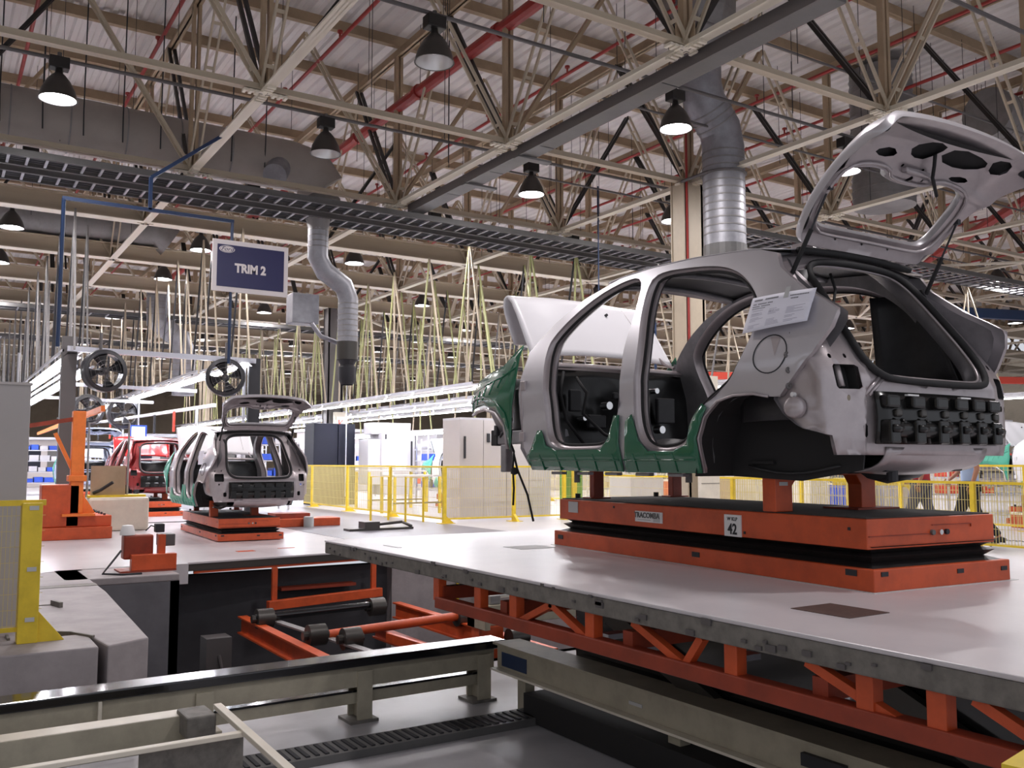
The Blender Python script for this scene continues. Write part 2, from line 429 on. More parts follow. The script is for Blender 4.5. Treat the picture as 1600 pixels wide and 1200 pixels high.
# sprinkler pipes and conduits
def pipe(name, a, b, r, m, label, cat, **k):
    o = MB().cyl(a, b, r, 10).build(name, m, smooth=False, autos=0.6); return tag(o, label, cat, **k)
pr = pipe('fire_main', (7.55, -3, 7.0), (7.55, 40, 7.0), 0.11, 'red_pipe', 'thick red fire main slanting across the upper middle of the roof', 'pipe')
for y in (9, 12.2, 15.1, 18, 21): MB().cyl((7.55, y, 7.0), (7.55, y + 0.12, 7.0), 0.14, 12).build('pipe_coupling', 'red_pipe', pr)
for k, X in enumerate([1.2, 3.2, 5.9, 8.2, 10.2, 12.4, 14.4, 16.4, 18.6, 20.6, 22.8, 25, 27.5, 30, 33, 36]):
    o = pipe('sprinkler_pipe', (X, -3, 7.55), (X, 60, 7.55), 0.035, 'red_pipe', 'thin red sprinkler branch pipe under the roof, %s one counted from the left' % ORD[k], 'pipe', group='sprinkler branch pipes')
    if not k: shm = MB().cyl((0, 0, 0), (0, 0, .13), 0.02, 6).cyl((0, 0, .12), (0, 0, .16), 0.05, 8).mesh('sprinkler_head', 'red_pipe')
    for y in np.arange(4 + (k % 3), 30, 3.0): q = bpy.data.objects.new('sprinkler_head', shm); COL.objects.link(q); q.parent = o; q.location = (X, y, 7.55)
rp = MB().tube([(17, 4.0, 6.6), (23, 12, 6.6), (30, 21, 6.6)], 0.13, 10).build('fire_main', 'red_pipe'); tag(rp, 'thick red pipe running diagonally in the upper right corner', 'pipe')
for k, Y in enumerate([6.2, 9.95, 13.95, 17.9, 22.0, 26.1, 30.2]):
    pipe('conduit', (-10, Y, 5.66), (45, Y, 5.66), 0.028, 'conduit', 'thin dark conduit crossing the hall above the lamps, %s one from the front' % ORD[k], 'conduit', group='lamp conduits')
for k, (Y, z) in enumerate([(11.0, 5.7), (14.6, 5.6), (8.6, 5.9)]):
    pipe('conduit', (8.5, Y, z), (30, Y, z), 0.02, 'conduit', 'thin dark conduit beside the big round duct, %s one from the front' % ORD[(1, 2, 0)[k]], 'conduit', group='thin conduits at right')
# drop wires
wv = MB()
for k in range(170):
    X = random.uniform(-2, 22); Y = random.uniform(8, 26)
    z = random.choice([5.4, 5.1, 6.2, 6.6]); wv.bar((X, Y, z), (X, Y, ZR), 0.008, 0.008)
o = wv.build('drop_wire', 'ink', roofset); o['kind'] = 'stuff'

# columns
def column(name, x, y, w, m):
    b = MB(); b.box(x - w / 2 + .02, x + w / 2 - .02, y - w * .3, y + w * .3, ZF, ZC); b.box(x - w / 2, x + w / 2, y - w * .32, y - w * .32 + 0.02, ZF, ZC); b.box(x - w / 2, x + w / 2, y + w * .32, y + w * .32 + 0.02, ZF, ZC)
    b.box(x - w / 2 + 0.03, x - w / 2 + 0.08, y - w * .32, y + w * .32, ZF, ZC); b.box(x + w / 2 - .08, x + w / 2 - 0.03, y - w * .32, y + w * .32, ZF, ZC)
    return struct(name, b, m)
c1 = column('column', 11.42, 12.0, 0.5, 'cream'); c1['label'] = 'tan steel column behind the grey round duct'
pl = MB().box(11.20, 11.64, 11.55, 11.63, ZF, 1.5).build('cladding_panel', 'beige_light', c1)
sj = MB()
for k in range(9): sj.box(11.2, 11.64, 11.545, 11.55, ZF + k * 0.3, ZF + k * 0.3 + 0.008)
sj.build('panel_joint', 'deck_edge', c1)
MB().cyl((11.12, 11.7, 1.0), (11.12, 11.7, 7.5), 0.022, 8).build('red_riser', 'red_pipe', c1)
c2 = column('column', 11.05, 28.2, 0.56, 'conduit'); c2['label'] = 'dark column behind the navy cabinet'
MB().box(10.95, 11.35, 27.75, 27.9, -1.2, 1.6).build('cladding_panel', 'beige_light', c2)
mk = MB().box(11.02, 11.28, 27.72, 27.75, 1.0, 1.45).build('number_plate', 'white_plate', c2)
text('plate_mark', 'K', 0.34, 'red_box', mk, frame((11.15, 27.71, 1.22), (1, 0, 0), (0, 0, 1)))
for (x, y) in [(27.05, 12), (27.05, 28.2), (-4.2, 28.2), (11.05, 44.5), (27, 44.5)]: column('column', x, y, 0.5, 'cream')
# ------------------------------------------------------------------ high bay lamps
def lamp_proto(on):
    t = thing('high_bay_lamp', 'x', 'lamp', (0, 0, 0))
    b = MB().lathe([(0.05, 0.62), (0.07, 0.50), (0.12, 0.46), (0.2, 0.36), (0.29, 0.18), (0.33, 0.02), (0.34, 0), (0.325, 0.0)], n=24)
    b.build('shade', 'lamp_shell', t, autos=0.8)
    MB().lathe([(0.315, 0.005), (0.27, 0.18), (0.18, 0.35), (0.1, 0.45), (0.001, 0.46)], n=24).build('reflector', 'reflector', t, autos=0.8)
    bx = MB().box(-0.17, 0.17, -0.12, 0.12, 0.58, 0.80); bx.build('ballast_box', 'black_steel', t, bevel=0.015)
    MB().cyl((0, 0, 0.8), (0, 0, 0.9), 0.04, 8).build('hook', 'conduit', t)
    if on: MB().lathe([(0.001, 0.06), (0.2, 0.06), (0.29, 0.10)], n=24).build('lens', 'lamp_on', t)
    else: MB().lathe([(0.001, 0.14), (0.05, 0.16), (0.07, 0.25), (0.03, 0.36)], n=12).build('bulb', 'white_plate', t)
    return t
lp_on = lamp_proto(True); lp_off = lamp_proto(False); index_kids()
LAMPS = {(1.3, 13.75): (1, 'glowing high bay lamp, largest lit one at upper left'),
         (5.15, 9.9): (0, 'unlit dark high bay lamp near the thick red fire main'),
         (5.25, 13.9): (0, 'unlit dark high bay lamp under the bend of the big round duct'),
         (1.3, 17.9): (1, 'small high bay lamp hanging before the upper left cable trays'),
         (9.3, 10.0): (1, 'glowing high bay lamp just left of the tan column, upper one'),
         (12.9, 14.0): (1, 'glowing high bay lamp just left of the tan column, lower one'),
         (9.35, 17.9): (1, 'glowing high bay lamp below the middle of the cable trays'),
         (5.25, 17.9): (1, 'high bay lamp between the cable trays and the blue sign'),
         (8.9, 21.4): (1, 'glowing high bay lamp right of the straight run of the slim duct'),
         (17.1, 10.1): (1, 'glowing high bay lamp seen beside the raised tailgate')}
sp_d = bpy.data.lights.new('lamp_light', 'AREA'); sp_d.shape = 'DISK'; sp_d.size = 0.55; sp_d.energy = HALL_W; sp_d.color = (1.0, 0.95, 0.96)
first = {1: lp_on, 0: lp_off}; used = {1: False, 0: False}
def put_lamp(x, y, on, label, grp=None):
    if not used[on]: o = first[on]; used[on] = True
    else: o = copy_tree(first[on])
    o.location = (x, y, 5.0); o.scale = (.75, .75, .75); o['label'] = label; o['category'] = 'lamp'
    if grp: o['group'] = grp
    if on:
        l = bpy.data.objects.new('lamp_light', sp_d); COL.objects.link(l); l.parent = o; l.location = (0, 0, -0.02)
for (x, y), (on, lb) in LAMPS.items(): put_lamp(x, y, on, lb)
for ix, x in enumerate([1.3, 5.25, 9.35, 13.2, 17.1, 21, 25, 29, 33, 37]):
    for iy, y in enumerate([5.8, 9.95, 14.0, 17.9, 22, 26.1, 30.2, 34.2, 38.3, 42.4, 46.5, 50.5]):
        if any(abs(x - a) < 1.2 and abs(y - b) < 1.2 for a, b in LAMPS): continue
        d = 0.537 * x + 0.843 * y; r = 0.843 * x - 0.537 * y
        if abs(r) > 0.6 * d + 2 or (x + y) % 7 < 1.6: continue
        put_lamp(x, y, 1, 'small glowing high bay lamp, %s from the front in the %s row from the left' % (ORD[iy], ORD[ix]), 'far high bay lamps')

put_lamp(5.25, 1.7, 1, 'high bay lamp behind the viewpoint, above the near end of the lift deck')
# ------------------------------------------------------------------ ducts
def spiral(b, p, q, r, step, n=20):
    p = Vector(p); q = Vector(q); L = (q - p).length; d = (q - p) / L; k = int(L / step)
    for i in range(1, k): b.tube([p + d * (i * step - 0.012), p + d * (i * step + 0.012)], r * 1.025, n)
def duct(label, path, r, m, band=0.12, rings=True, name='round_duct', seam='galv_dull'):
    t = thing(name, label, 'duct')
    MB().tube(path, r, 24).build('duct_pipe', m, t, autos=0.5)
    if rings:
        b = MB()
        for a, c in zip(path[:-1], path[1:]):
            if (Vector(c) - Vector(a)).length > 0.5: spiral(b, a, c, r if not isinstance(r, list) else r[0], band)
        o = b.build('seam_rings', seam, t, autos=0.5); o['kind'] = 'stuff'
    return t
R1 = 0.36
dA = duct('big grey spiral duct coming down beside the tan column', [(10.9, 11.1, 6.95), (10.9, 11.1, 6.45), (11.0, 11.1, 6.15), (11.35, 11.1, 5.75), (11.42, 11.1, 5.45), (11.42, 11.1, 3.7)], R1, 'galv', 0.13)
MB().lathe([(R1, 0), (R1 + 0.02, 0.1), (0.62, 0.75), (0.64, 1.3)], (10.9, 11.1, 6.9), 8).build('duct_hood', 'galv_dull', dA)
MB().lathe([(R1 + 0.01, -0.25), (R1 + 0.01, 0)], (11.42, 11.1, 3.7), 24).build('duct_cuff', 'tray_grey', dA)
br = MB(); br.tube([(11.05, 11.1, 4.95), (11.05, 11.75, 4.95)], 0.03, 6); br.tube([(11.42 + 0.38 * math.cos(a), 11.1 + 0.38 * math.sin(a), 4.95) for a in np.linspace(0, 2 * PI, 20)[:-1]], 0.02, 6, closed=True)
br.build('pipe_clamp', 'conduit', dA)
dB = duct('fat round duct running across the upper left under the roof', [(-9, 17.3, 5.95), (5.7, 17.0, 5.75), (6.1, 16.9, 5.65), (6.3, 16.9, 5.35)], 0.48, 'duct_tan', 0.9, seam='galv_dull')
hg = MB()
for x in np.arange(-3, 5.5, 0.62): hg.tube([(x, 16.45, 8.2), (x, 16.5, 5.9), (x + 0.02, 16.6, 5.5)], 0.012, 5)
o = hg.build('hanger_strap', 'ink', dB); o['kind'] = 'stuff'
MB().cyl((5.2, 16.35, 5.3), (5.5, 16.9, 5.75), 0.22, 16).build('branch_collar', 'galv', dB, autos=0.5)
dC = duct('slim silver duct dropping left of the picture centre, past the blue sign', [(6.3, 17.0, 5.2), (6.3, 17.0, 4.0), (6.45, 17.0, 3.75), (6.85, 17.0, 3.5), (6.95, 17.0, 3.25), (6.95, 17.0, 2.35)], 0.2, 'galv', 0.11)
MB().lathe([(0.2, 0), (0.22, 0.15), (0.42, 0.5), (0.42, 0.65)], (6.3, 17.0, 4.55), 16).build('duct_hood', 'galv_dull', dC, autos=0.5)
MB().lathe([(0.21, 0), (0.215, 0.36)], (6.95, 17.0, 2.02), 20).build('dark_sleeve', 'lamp_shell', dC, autos=0.5)
MB().lathe([(0.12, -0.5), (0.17, -0.4), (0.17, -0.15), (0.14, -0.1), (0.19, 0)], (6.95, 17.0, 2.02), 14).build('nozzle', 'ink', dC, autos=0.5)
bb = MB().box(5.95, 6.5, 17.4, 17.8, 2.75, 3.35); bb.tube([(6.3, 17.3, 2.75), (6.5, 17.3, 2.5), (7.0, 17.3, 2.35)], 0.05, 8)
tag(bb.build('junction_box', 'galv', None, bevel=0.02), 'grey junction box left of the slim silver duct', 'box')
duct('second fat duct, darker, running across at left above the sign', [(-9, 24.4, 5.85), (4.6, 24.2, 5.85), (5.0, 24.2, 5.6)], 0.42, 'galv_dull', 1.1)
duct('short silver duct drop seen below the blue sign', [(5.9, 30, 5.4), (5.9, 30, 4.4), (6.6, 30, 3.9), (6.75, 30, 3.5), (6.75, 30, 2.1)], 0.34, 'galv', 0.2)
duct('dark vertical duct behind the raised tailgate tip', [(16.6, 11.6, 8.2), (16.6, 11.6, 5.3)], 0.62, 'galv_dull', 0.16)
duct('dark horizontal duct in the upper right corner', [(17.4, 9.8, 6.9), (24, 10.3, 6.9)], 0.5, 'galv_dull', 0.4)
# ------------------------------------------------------------------ cable trays
def ladder(label, x0, x1, y, z, w=0.42, step=0.3, name='cable_tray', nparts=0):
    t = thing(name, label, 'cable tray', (0, 0, 0))
    for s, yy in enumerate((y - w / 2, y + w / 2)):
        MB().box(x0, x1, yy - 0.012, yy + 0.012, z, z + 0.11).box(x0, x1, yy - 0.03, yy + 0.03, z, z + 0.008).build('side_rail', 'tray_grey', t)
    rm = MB().box(-0.02, 0.02, -w / 2, w / 2, 0, 0.03).mesh('rung', 'galv')
    xs = np.arange(x0 + 0.1, x1, step)
    for k, x in enumerate(xs):
        o = bpy.data.objects.new('rung', rm); COL.objects.link(o); o.parent = t; o.location = (x, y, z + 0.01)
    c = MB(); random.seed(int(y * 10))
    for k in range(4): c.tube([(x, y - w * 0.32 + k * w * 0.2 + 0.02 * math.sin(x * 1.7 + k), z + 0.06) for x in np.linspace(x0, x1, 20)], 0.025, 6)
    c.build('cable', 'ink', t)
    return t
ladder('ladder cable tray across the left half, nearer of the two', -6, 14.8, 16.0, 4.72, 0.52, 0.27)
ladder('ladder cable tray across the left half, farther of the two', -6, 14.8, 16.9, 4.72, 0.52, 0.27)
ladder('ladder cable tray behind the round duct at right', 13.0, 34, 13.6, 4.75, 0.9, 0.35)
ladder('far ladder cable tray under the third girder', -4, 26, 31.0, 4.6, 0.8, 0.5)
ladder('far ladder cable tray under the fifth girder', -4, 26, 38.5, 4.6, 0.8, 0.6)
tg = thing('cable_duct', 'flat grey closed cable duct along the bright truss chord above the car', 'cable duct')
for k, (a, b) in enumerate([(6.0, 8.6), (8.62, 11.4), (11.42, 12.9), (12.92, 14.4), (14.42, 15.9)]):
    MB().box(7.74, 8.06, a, b, 4.88, 4.98).build('duct_cover', 'tray_grey', tg, bevel=0.008)
MB().box(7.71, 7.745, 6.0, 15.9, 4.86, 5.02).build('lip', 'conduit', tg)
for k, y in enumerate((11.9, 13.6)): MB().box(7.7, 8.35, y, y + 0.14, 4.84, 4.875).build('bracket', 'tray_grey', tg)

# ------------------------------------------------------------------ TRIM 2 sign
YS = 14.0
sg = thing('hanging_sign', 'navy hanging sign with white border reading TRIM 2 and an oval emblem', 'sign', (3.5, YS, 2.95))
sx0, sx1, sz0, sz1 = 3.50, 4.70, 2.60, 3.40
MB().box(0.02, sx1 - sx0, 0.0, 0.03, sz0 - 2.95, sz1 - 2.95).build('border', 'sign_white', sg, bevel=0.004)
MB().box(0.09, sx1 - sx0 - .07, -0.008, 0.0, sz0 - 2.95 + .075, sz1 - 2.95 - .075).build('panel', 'navy_sign', sg)
ov = MB().lathe([(0.001, 0.004), (0.115, 0.004), (0.12, 0)], (0, 0, 0), 28, axis=(0, -1, 0))
ov.v = [(v[0] + 0.235, v[1] - 0.008, v[2] * 0.47 + 0.305) for v in ov.v]
ovo = ov.build('oval_emblem', 'sign_white', sg)
text('emblem_lettering', 'Ford', 0.085, 'navy_sign', ovo, frame((0.235, -0.013, 0.305), (1, 0, 0), (0, 0, 1)), 0.001, xs=1.15, shear=0.4)
ri = MB().tube([(0.235 + 0.107 * math.cos(a), -0.013, 0.305 + 0.046 * math.sin(a)) for a in np.linspace(0, 2 * PI, 28)[:-1]], 0.0025, 4, closed=True)
ri.build('emblem_ring', 'navy_sign', ovo)
text('lettering', 'TRIM 2', 0.185, 'sign_white', sg, frame((0.60, -0.012, 0.02), (1, 0, 0), (0, 0, 1)), 0.002, xs=0.86, bold=0.009)
fr = thing('sign_frame', 'dark blue tube gallows frame carrying the navy sign', 'frame', (1.46, YS, 0))
MB().tube([(0, 0.05, 1.6), (0, 0.05, 3.71)], 0.028, 8).build('post', 'blue_tube', fr)
MB().tube([(2.36, 0.05, 1.5), (2.36, 0.05, 3.71)], 0.024, 8).build('post', 'blue_tube', fr)
MB().bar((-0.02, 0.05, 3.71), (2.38, 0.05, 3.71), 0.05, 0.05).bar((1.15, 0.05, 3.71), (1.15, 0.05, 4.2), 0.05, 0.05).bar((1.15, .05, 4.2), (2.15, .05, 5.02), 0.05, 0.05).build('top_bar', 'blue_tube', fr)
f2 = thing('sign_frame', 'thin blue tube frame seen above the car windscreen opening', 'frame', (9.8, 14.6, 0))
MB().tube([(0, 0, .85), (0, 0, 2.95)], 0.03, 8).build('post', 'blue_tube', f2)
MB().tube([(3.1, 0, 1.0), (3.1, 0, 2.95)], 0.03, 8).build('post', 'blue_tube', f2)
MB().bar((0, 0, 2.95), (3.1, 0, 2.95), 0.05, 0.05).bar((1.3, 0, 2.95), (1.3, 0, 2.75), 0.05, 0.05).bar((1.3, 0, 2.75), (3.1, 0, 2.8), 0.05, 0.05).bar((1.6, 0, 2.95), (1.6, 0, 5.66), .02, .02).build('top_bar', 'blue_tube', f2)
# ------------------------------------------------------------------ lift decks
dk = thing('lift_deck', 'raised white lift deck carrying the nearest car', 'platform', (2.75, 1.0, ZD))
DW, DL = 3.45, 6.15
MB().box(0, DW, 0, DL, -0.018, 0).build('deck_top', 'deck_white', dk, bevel=0.006)
MB().box(0.004, DW - .004, 0.004, DL - .004, -0.105, -0.018).build('edge_frame', 'deck_edge', dk, bevel=0.008)
ch = MB(); random.seed(4)
for k in range(46):
    y = random.uniform(0.1, DL - 0.1); s = random.uniform(0.008, 0.028)
    ch.cbox((0.0, y, random.uniform(-0.09, -0.01)), (0.012, s * 2, s))
o = ch.build('edge_dent', 'conduit', dk); o['kind'] = 'stuff'
MB().box(0.42, 0.68, 1.44, 1.74, 0.0, 0.003).build('access_plate', 'deck_plate', dk)
MB().box(0.9, 1.2, 4.6, 4.85, 0.0, 0.002).build('access_plate', 'plate_grey', dk)
MB().box(0.2, 0.235, 5.2, 5.45, 0.0, 0.002).build('floor_mark', 'plate_grey', dk)
b = MB(); b.bar((0.06, 0, -0.26), (0.06, 4.27, -0.26), 0.08, 0.07); b.build('lower_chord', 'orange_deep', dk, bevel=0.006)  # chord coloured deeper orange to imitate the shade under the deck
for y in (4.27, 3.75, 3.36, 2.66, 1.72, 1.09, 0.82): MB().box(0.03, 0.09, y - 0.035, y + 0.035, -0.25, -0.1).build('frame_post', 'orange', dk, bevel=0.004)
for (ya, za, yb, zb_) in [(3.02, -0.11, 2.7, -0.24), (3.0, -0.11, 3.3, -0.24), (2.35, -0.11, 2.02, -0.24), (1.9, -0.11, 2.0, -0.24), (1.35, -0.11, 0.98, -0.24), (0.7, -0.11, 0.4, -0.24)]:
    MB().bar((0.06, ya, za), (0.06, yb, zb_), 0.035, 0.04, up=(1, 0, 0)).build('brace', 'orange', dk)
MB().bar((1.0, 0, -0.24), (1.0, 4.6, -0.24), 0.1, 0.14).build('inner_beam', 'orange_deep', dk)
MB().bar((2.6, 0, -0.24), (2.6, 4.6, -0.24), 0.1, 0.14).build('inner_beam', 'orange_deep', dk)
for y in (0.2, 1.3, 2.4, 3.5, 4.25): MB().bar((0.06, y, -0.2), (2.9, y, -0.2), 0.07, 0.08).build('cross_beam', 'orange_deep', dk)
MB().box(1.15, 2.5, .2, 4.3, -.75, -.16).build('lift_mechanism', 'oily_black', dk, bevel=.02)
for y in (4.2, 2.3):
    MB().bar((1.10, y, -0.22), (1.10, y - 1.9, -1.0), 0.06, 0.12).build('scissor_arm', 'lamp_shell', dk)
MB().box(.85, 2.8, .3, 4.5, -1.16, -.98).build('lift_base', 'rubber', dk)
for k, (x, y) in enumerate([(0.5, 3.1), (0.7, 2.3), (0.55, 1.55), (0.42, 2.75)]):
    MB().box(x, x + 0.14, y, y + 0.08, -0.36, -0.33).build('bracket_tab', 'alu', dk)
d2 = thing('lift_deck', 'lowered white lift deck in front of the second silver car', 'platform', (2.83, 12.1, ZF))
MB().prism([(0, 0), (3.05, 0.35), (3.05, 8.2), (0, 8.2)], lambda u, v, w: (u, v, -0.02 + w), 0.02).build('deck_top', 'deck_white', d2)
MB().prism([(0.0, 0.01), (3.04, 0.36), (3.04, 8.1), (0, 8.1)], lambda u, v, w: (u, v, -0.11 + w), 0.09).build('edge_frame', 'lamp_shell', d2)
MB().bar((0.1, 0.05, -0.13), (3.0, 0.4, -0.13), 0.03, 0.03).build('edge_angle', 'orange', d2)
MB().box(0.95, 1.2, 1.05, 1.2, 0, 0.003).build('floor_mark', 'orange', d2)
MB().box(1.6, 1.85, 1.25, 1.32, 0, 0.003).build('floor_mark', 'orange', d2)
# joints between the far decks
for k, y in enumerate((20.35, 27.6)): MB().box(2.6, 6.0, y, y + 0.06, ZF, ZF + 0.012).build('trim_%d' % (k + 10), 'lamp_shell')['kind'] = 'structure'
# orange track frame hanging in front of deck two
tf = thing('track_frame', 'orange lift track frame with rollers in the pit below the second deck', 'lift frame', (0, 0, 0))
for (p, q) in [((4.0, 12.2, ZF - .14), (4.0, 12.2, -1.9)), ((5.5, 12.35, ZF - .14), (5.5, 12.35, -1.85))]: MB().bar(p, q, 0.07, 0.05).build('frame_post', 'orange', tf)
MB().bar((3.9, 12.15, -1.9), (5.6, 12.3, -1.86), 0.1, 0.12).build('lower_chord', 'orange', tf, bevel=0.006)
MB().bar((4.2, 12.6, -1.75), (5.3, 12.6, -1.75), 0.2, 0.04).build('shelf', 'orange_deep', tf)
MB().ibeam((3.55, 12.1, -2.2), (3.55, 7.6, -2.2), 0.12, 0.2).build('track_beam', 'orange', tf)
MB().ibeam((5.75, 12.1, -2.2), (5.75, 8.2, -2.2), 0.12, 0.2).build('track_beam', 'orange', tf)
MB().ibeam((4.9, 10.9, -2.2), (4.9, 7.8, -2.2), 0.1, 0.12).build('track_beam', 'orange_deep', tf)
MB().cyl((3.7, 10.0, -1.95), (5.75, 10.2, -1.92), 0.055, 12).build('cross_tube', 'orange', tf, autos=0.6)
MB().cyl((3.5, 11.4, -1.92), (5.2, 11.5, -1.90), 0.05, 12).build('drive_shaft', 'oily_black', tf, autos=0.6)
for (x, y) in [(3.6, 11.4), (5.15, 11.5), (3.75, 10.0), (5.75, 10.2), (4.0, 9.6)]:
    MB().cyl((x - 0.08, y, -1.93), (x + 0.12, y, -1.93), 0.12, 16).cyl((x - 0.14, y, -1.93), (x + 0.16, y, -1.93), 0.05, 10).build('roller', 'lamp_shell', tf, autos=0.6)
MB().bar((3.75, 11.6, -1.98), (4.15, 7.7, -1.98), 0.1, 0.02).build('guide_rail', 'galv_dull', tf)
MB().box(3.9, 5.6, 8.6, 8.75, -2.2, -2.05).build('end_beam', 'orange_deep', tf)
MB().bar((4.6, 9.9, -2.02), (4.75, 7.9, -2.02), 0.05, 0.1).build('guide_rail', 'orange', tf)
MB().box(2.9, 3.2, 11.3, 11.6, -2.6, -2.1).tube([(3.05, 11.3, -2.3), (3.1, 11.2, -2.6), (3.0, 11.2, -3.1)], 0.02, 6).build('motor_box', 'conduit', tf)
# ------------------------------------------------------------------ pit conveyor frames (beige steel)
rl = thing('conveyor_frame', 'long beige steel frame with black oily top rail crossing the foreground', 'conveyor frame', (0, 0, 0), math.radians(1.2))
MB().box(-3, 3.85, 6.02, 6.24, -1.45, -1.42).box(-3, 3.85, 6.10, 6.13, -1.56, -1.42).build('top_beam', 'beige_frame', rl)
MB().box(-3, 3.85, 6.02, 6.03, -1.56, -1.42).build('side_plate', 'beige_frame', rl, bevel=0.003)
MB().box(-3, 3.95, 6.0, 6.22, -1.42, -1.36).build('oily_rail', 'oily_black', rl, bevel=0.01)
MB().box(1.5, 3.8, 6.06, 6.16, -1.68, -1.60).build('lower_beam', 'beige_frame', rl, bevel=0.004)
MB().box(1.5, 3.8, 6.05, 6.17, -1.60, -1.585).build('lower_rail', 'oily_black', rl)
for x in (1.62, 2.72, 3.7):
    p = MB().box(x, x + 0.11, 6.0, 6.02, ZP, -1.45); p.box(x + 0.04, x + 0.06, 6.02, 6.16, ZP, -1.45).box(x, x + 0.11, 6.16, 6.18, ZP, -1.45)
    po = p.build('post', 'beige_frame', rl)
    MB().box(x - 0.06, x + 0.15, 5.98, 6.2, ZP, ZP + 0.02).build('foot', 'deck_edge', po)
MB().box(1.05, 1.05 + 0.02, 5.99, 6.02, -1.56, -1.42).build('joint_plate', 'beige_light', rl)
r2 = thing('conveyor_frame', 'lower beige channel frame running left in the bottom left corner', 'conveyor frame', (0, 0, 0), math.radians(1))
MB().box(-3, 1.5, 5.45, 5.60, -1.44, -1.425).build('top_plate', 'beige_light', r2)
MB().box(-3, 1.5, 5.44, 5.455, -1.60, -1.425).box(-3, 1.5, 5.44, 5.55, -1.60, -1.59).build('side_channel', 'beige_frame', r2)
MB().box(1.36, 1.52, 5.28, 5.52, -1.52, -1.40).build('end_bracket', 'deck_edge', r2, bevel=0.01)
MB().box(1.40, 1.56, 5.3, 5.5, ZP, -1.5).build('post', 'beige_frame', r2, bevel=0.006)
MB().box(-1.5, 1.2, 4.95, 5.3, -1.79, -1.7).build('tray_bed', 'lamp_shell', r2)
for k in range(6): MB().box(0.9 + k * 0.09, 0.96 + k * 0.09, 4.4, 4.75, -1.78, -1.70).build('hose_clip', 'orange_deep' if k % 2 else 'conduit', r2)
hr = thing('handrail', 'cream painted flat bar rail meeting in a corner at bottom left', 'rail', (0, 0, 0))
MB().bar((-2.0, 4.79, -1.4), (1.47, 4.86, -1.4), 0.05, 0.025).build('rail_bar', 'beige_light', hr, bevel=0.004)
MB().bar((1.46, 5.42, -1.385), (1.44, 3.0, -1.4), 0.045, 0.03).build('rail_bar', 'beige_light', hr, bevel=0.004)
MB().box(0.95, 1.46, 4.9, 4.93, -1.78, -1.42).build('guard_plate', 'deck_edge', hr)
bm_ = thing('conveyor_beam', 'long beige beam running under the raised deck', 'beam', (0, 0, 0), math.radians(0))
MB().box(3.66, 3.72, 1.6, 5.95, -1.52, -1.35).build('web_plate', 'beige_frame', bm_, bevel=0.004)
MB().box(3.62, 3.86, 1.6, 5.95, -1.35, -1.335).build('top_flange', 'beige_frame', bm_)
MB().box(3.60, 3.86, 1.6, 5.95, -1.535, -1.52).build('lower_flange', 'beige_light', bm_)
MB().box(3.655, 3.66, 5.55, 5.88, -1.50, -1.40).build('blue_sticker', 'blue_tube', bm_)
MB().box(3.655, 3.66, 4.30, 4.42, -1.46, -1.44).build('grey_label', 'plate_grey', bm_)
MB().box(3.63, 3.67, 2.85, 3.1, -1.46, -1.40).build('dark_latch', 'ink', bm_)
for y in (5.6, 4.0, 2.3): MB().box(3.68, 3.76, y, y + 0.1, ZP, -1.53).build('foot', 'beige_frame', bm_)
MB().bar((3.9, 5.6, -1.66), (3.9, 1.6, -1.66), 0.05, 0.05).build('lower_rail', 'beige_frame', bm_)
b4 = thing('conveyor_beam', 'short beige box beam with pale roller behind the raised deck corner', 'beam', (0, 0, 0))
MB().box(4.6, 6.4, 7.9, 8.05, -1.62, -1.42).build('web_plate', 'beige_frame', b4, bevel=0.006)
MB().box(4.6, 4.66, 7.7, 8.05, -1.62, -1.40).build('end_plate', 'beige_frame', b4, bevel=0.006)
MB().cyl((4.85, 8.0, -1.34), (6.6, 8.1, -1.30), 0.035, 12).build('roller_bar', 'white_plate', b4, autos=0.6)
MB().box(4.8, 4.92, 7.93, 8.08, -1.42, -1.33).build('roller_bearing', 'galv_dull', b4, bevel=0.01)
MB().box(4.62, 4.9, 7.85, 8.0, -3.2, -1.62).build('leg', 'orange', b4)
MB().cyl((4.9, 7.75, -1.72), (5.1, 7.75, -1.72), 0.09, 14).build('wheel', 'lamp_shell', b4, autos=0.6)
ld = thing('ladder', 'small yellow ladder on the grey pit wall', 'ladder', (7.0, 12.55, -2.3))
for x in (0, 0.5): MB().cyl((x, 0, -0.3), (x, 0, 0.95), 0.022, 8).build('stile', 'yellow', ld)
for z in np.arange(-0.2, 0.95, 0.28): MB().cyl((0, 0, z), (0.5, 0, z), 0.016, 8).build('rung', 'yellow', ld)
struct('wall_back', MB().box(5.9, 7.6, 12.58, 12.75, -3.2, ZF - 0.02), 'concrete')
yc = thing('corner_guard', 'bright yellow painted corner at the bottom right edge', 'guard', (0, 0, 0))
MB().prism([(2.19, 1.27), (2.45, 1.32), (2.68, 1.1), (2.3, .7)], lambda u, v, w: (u, v, -.765 + w), .05).build('guard_plate', 'yellow', yc)
MB().box(2.3, 2.36, .7, .76, -1.8, -.8).build('post', 'yellow', yc)

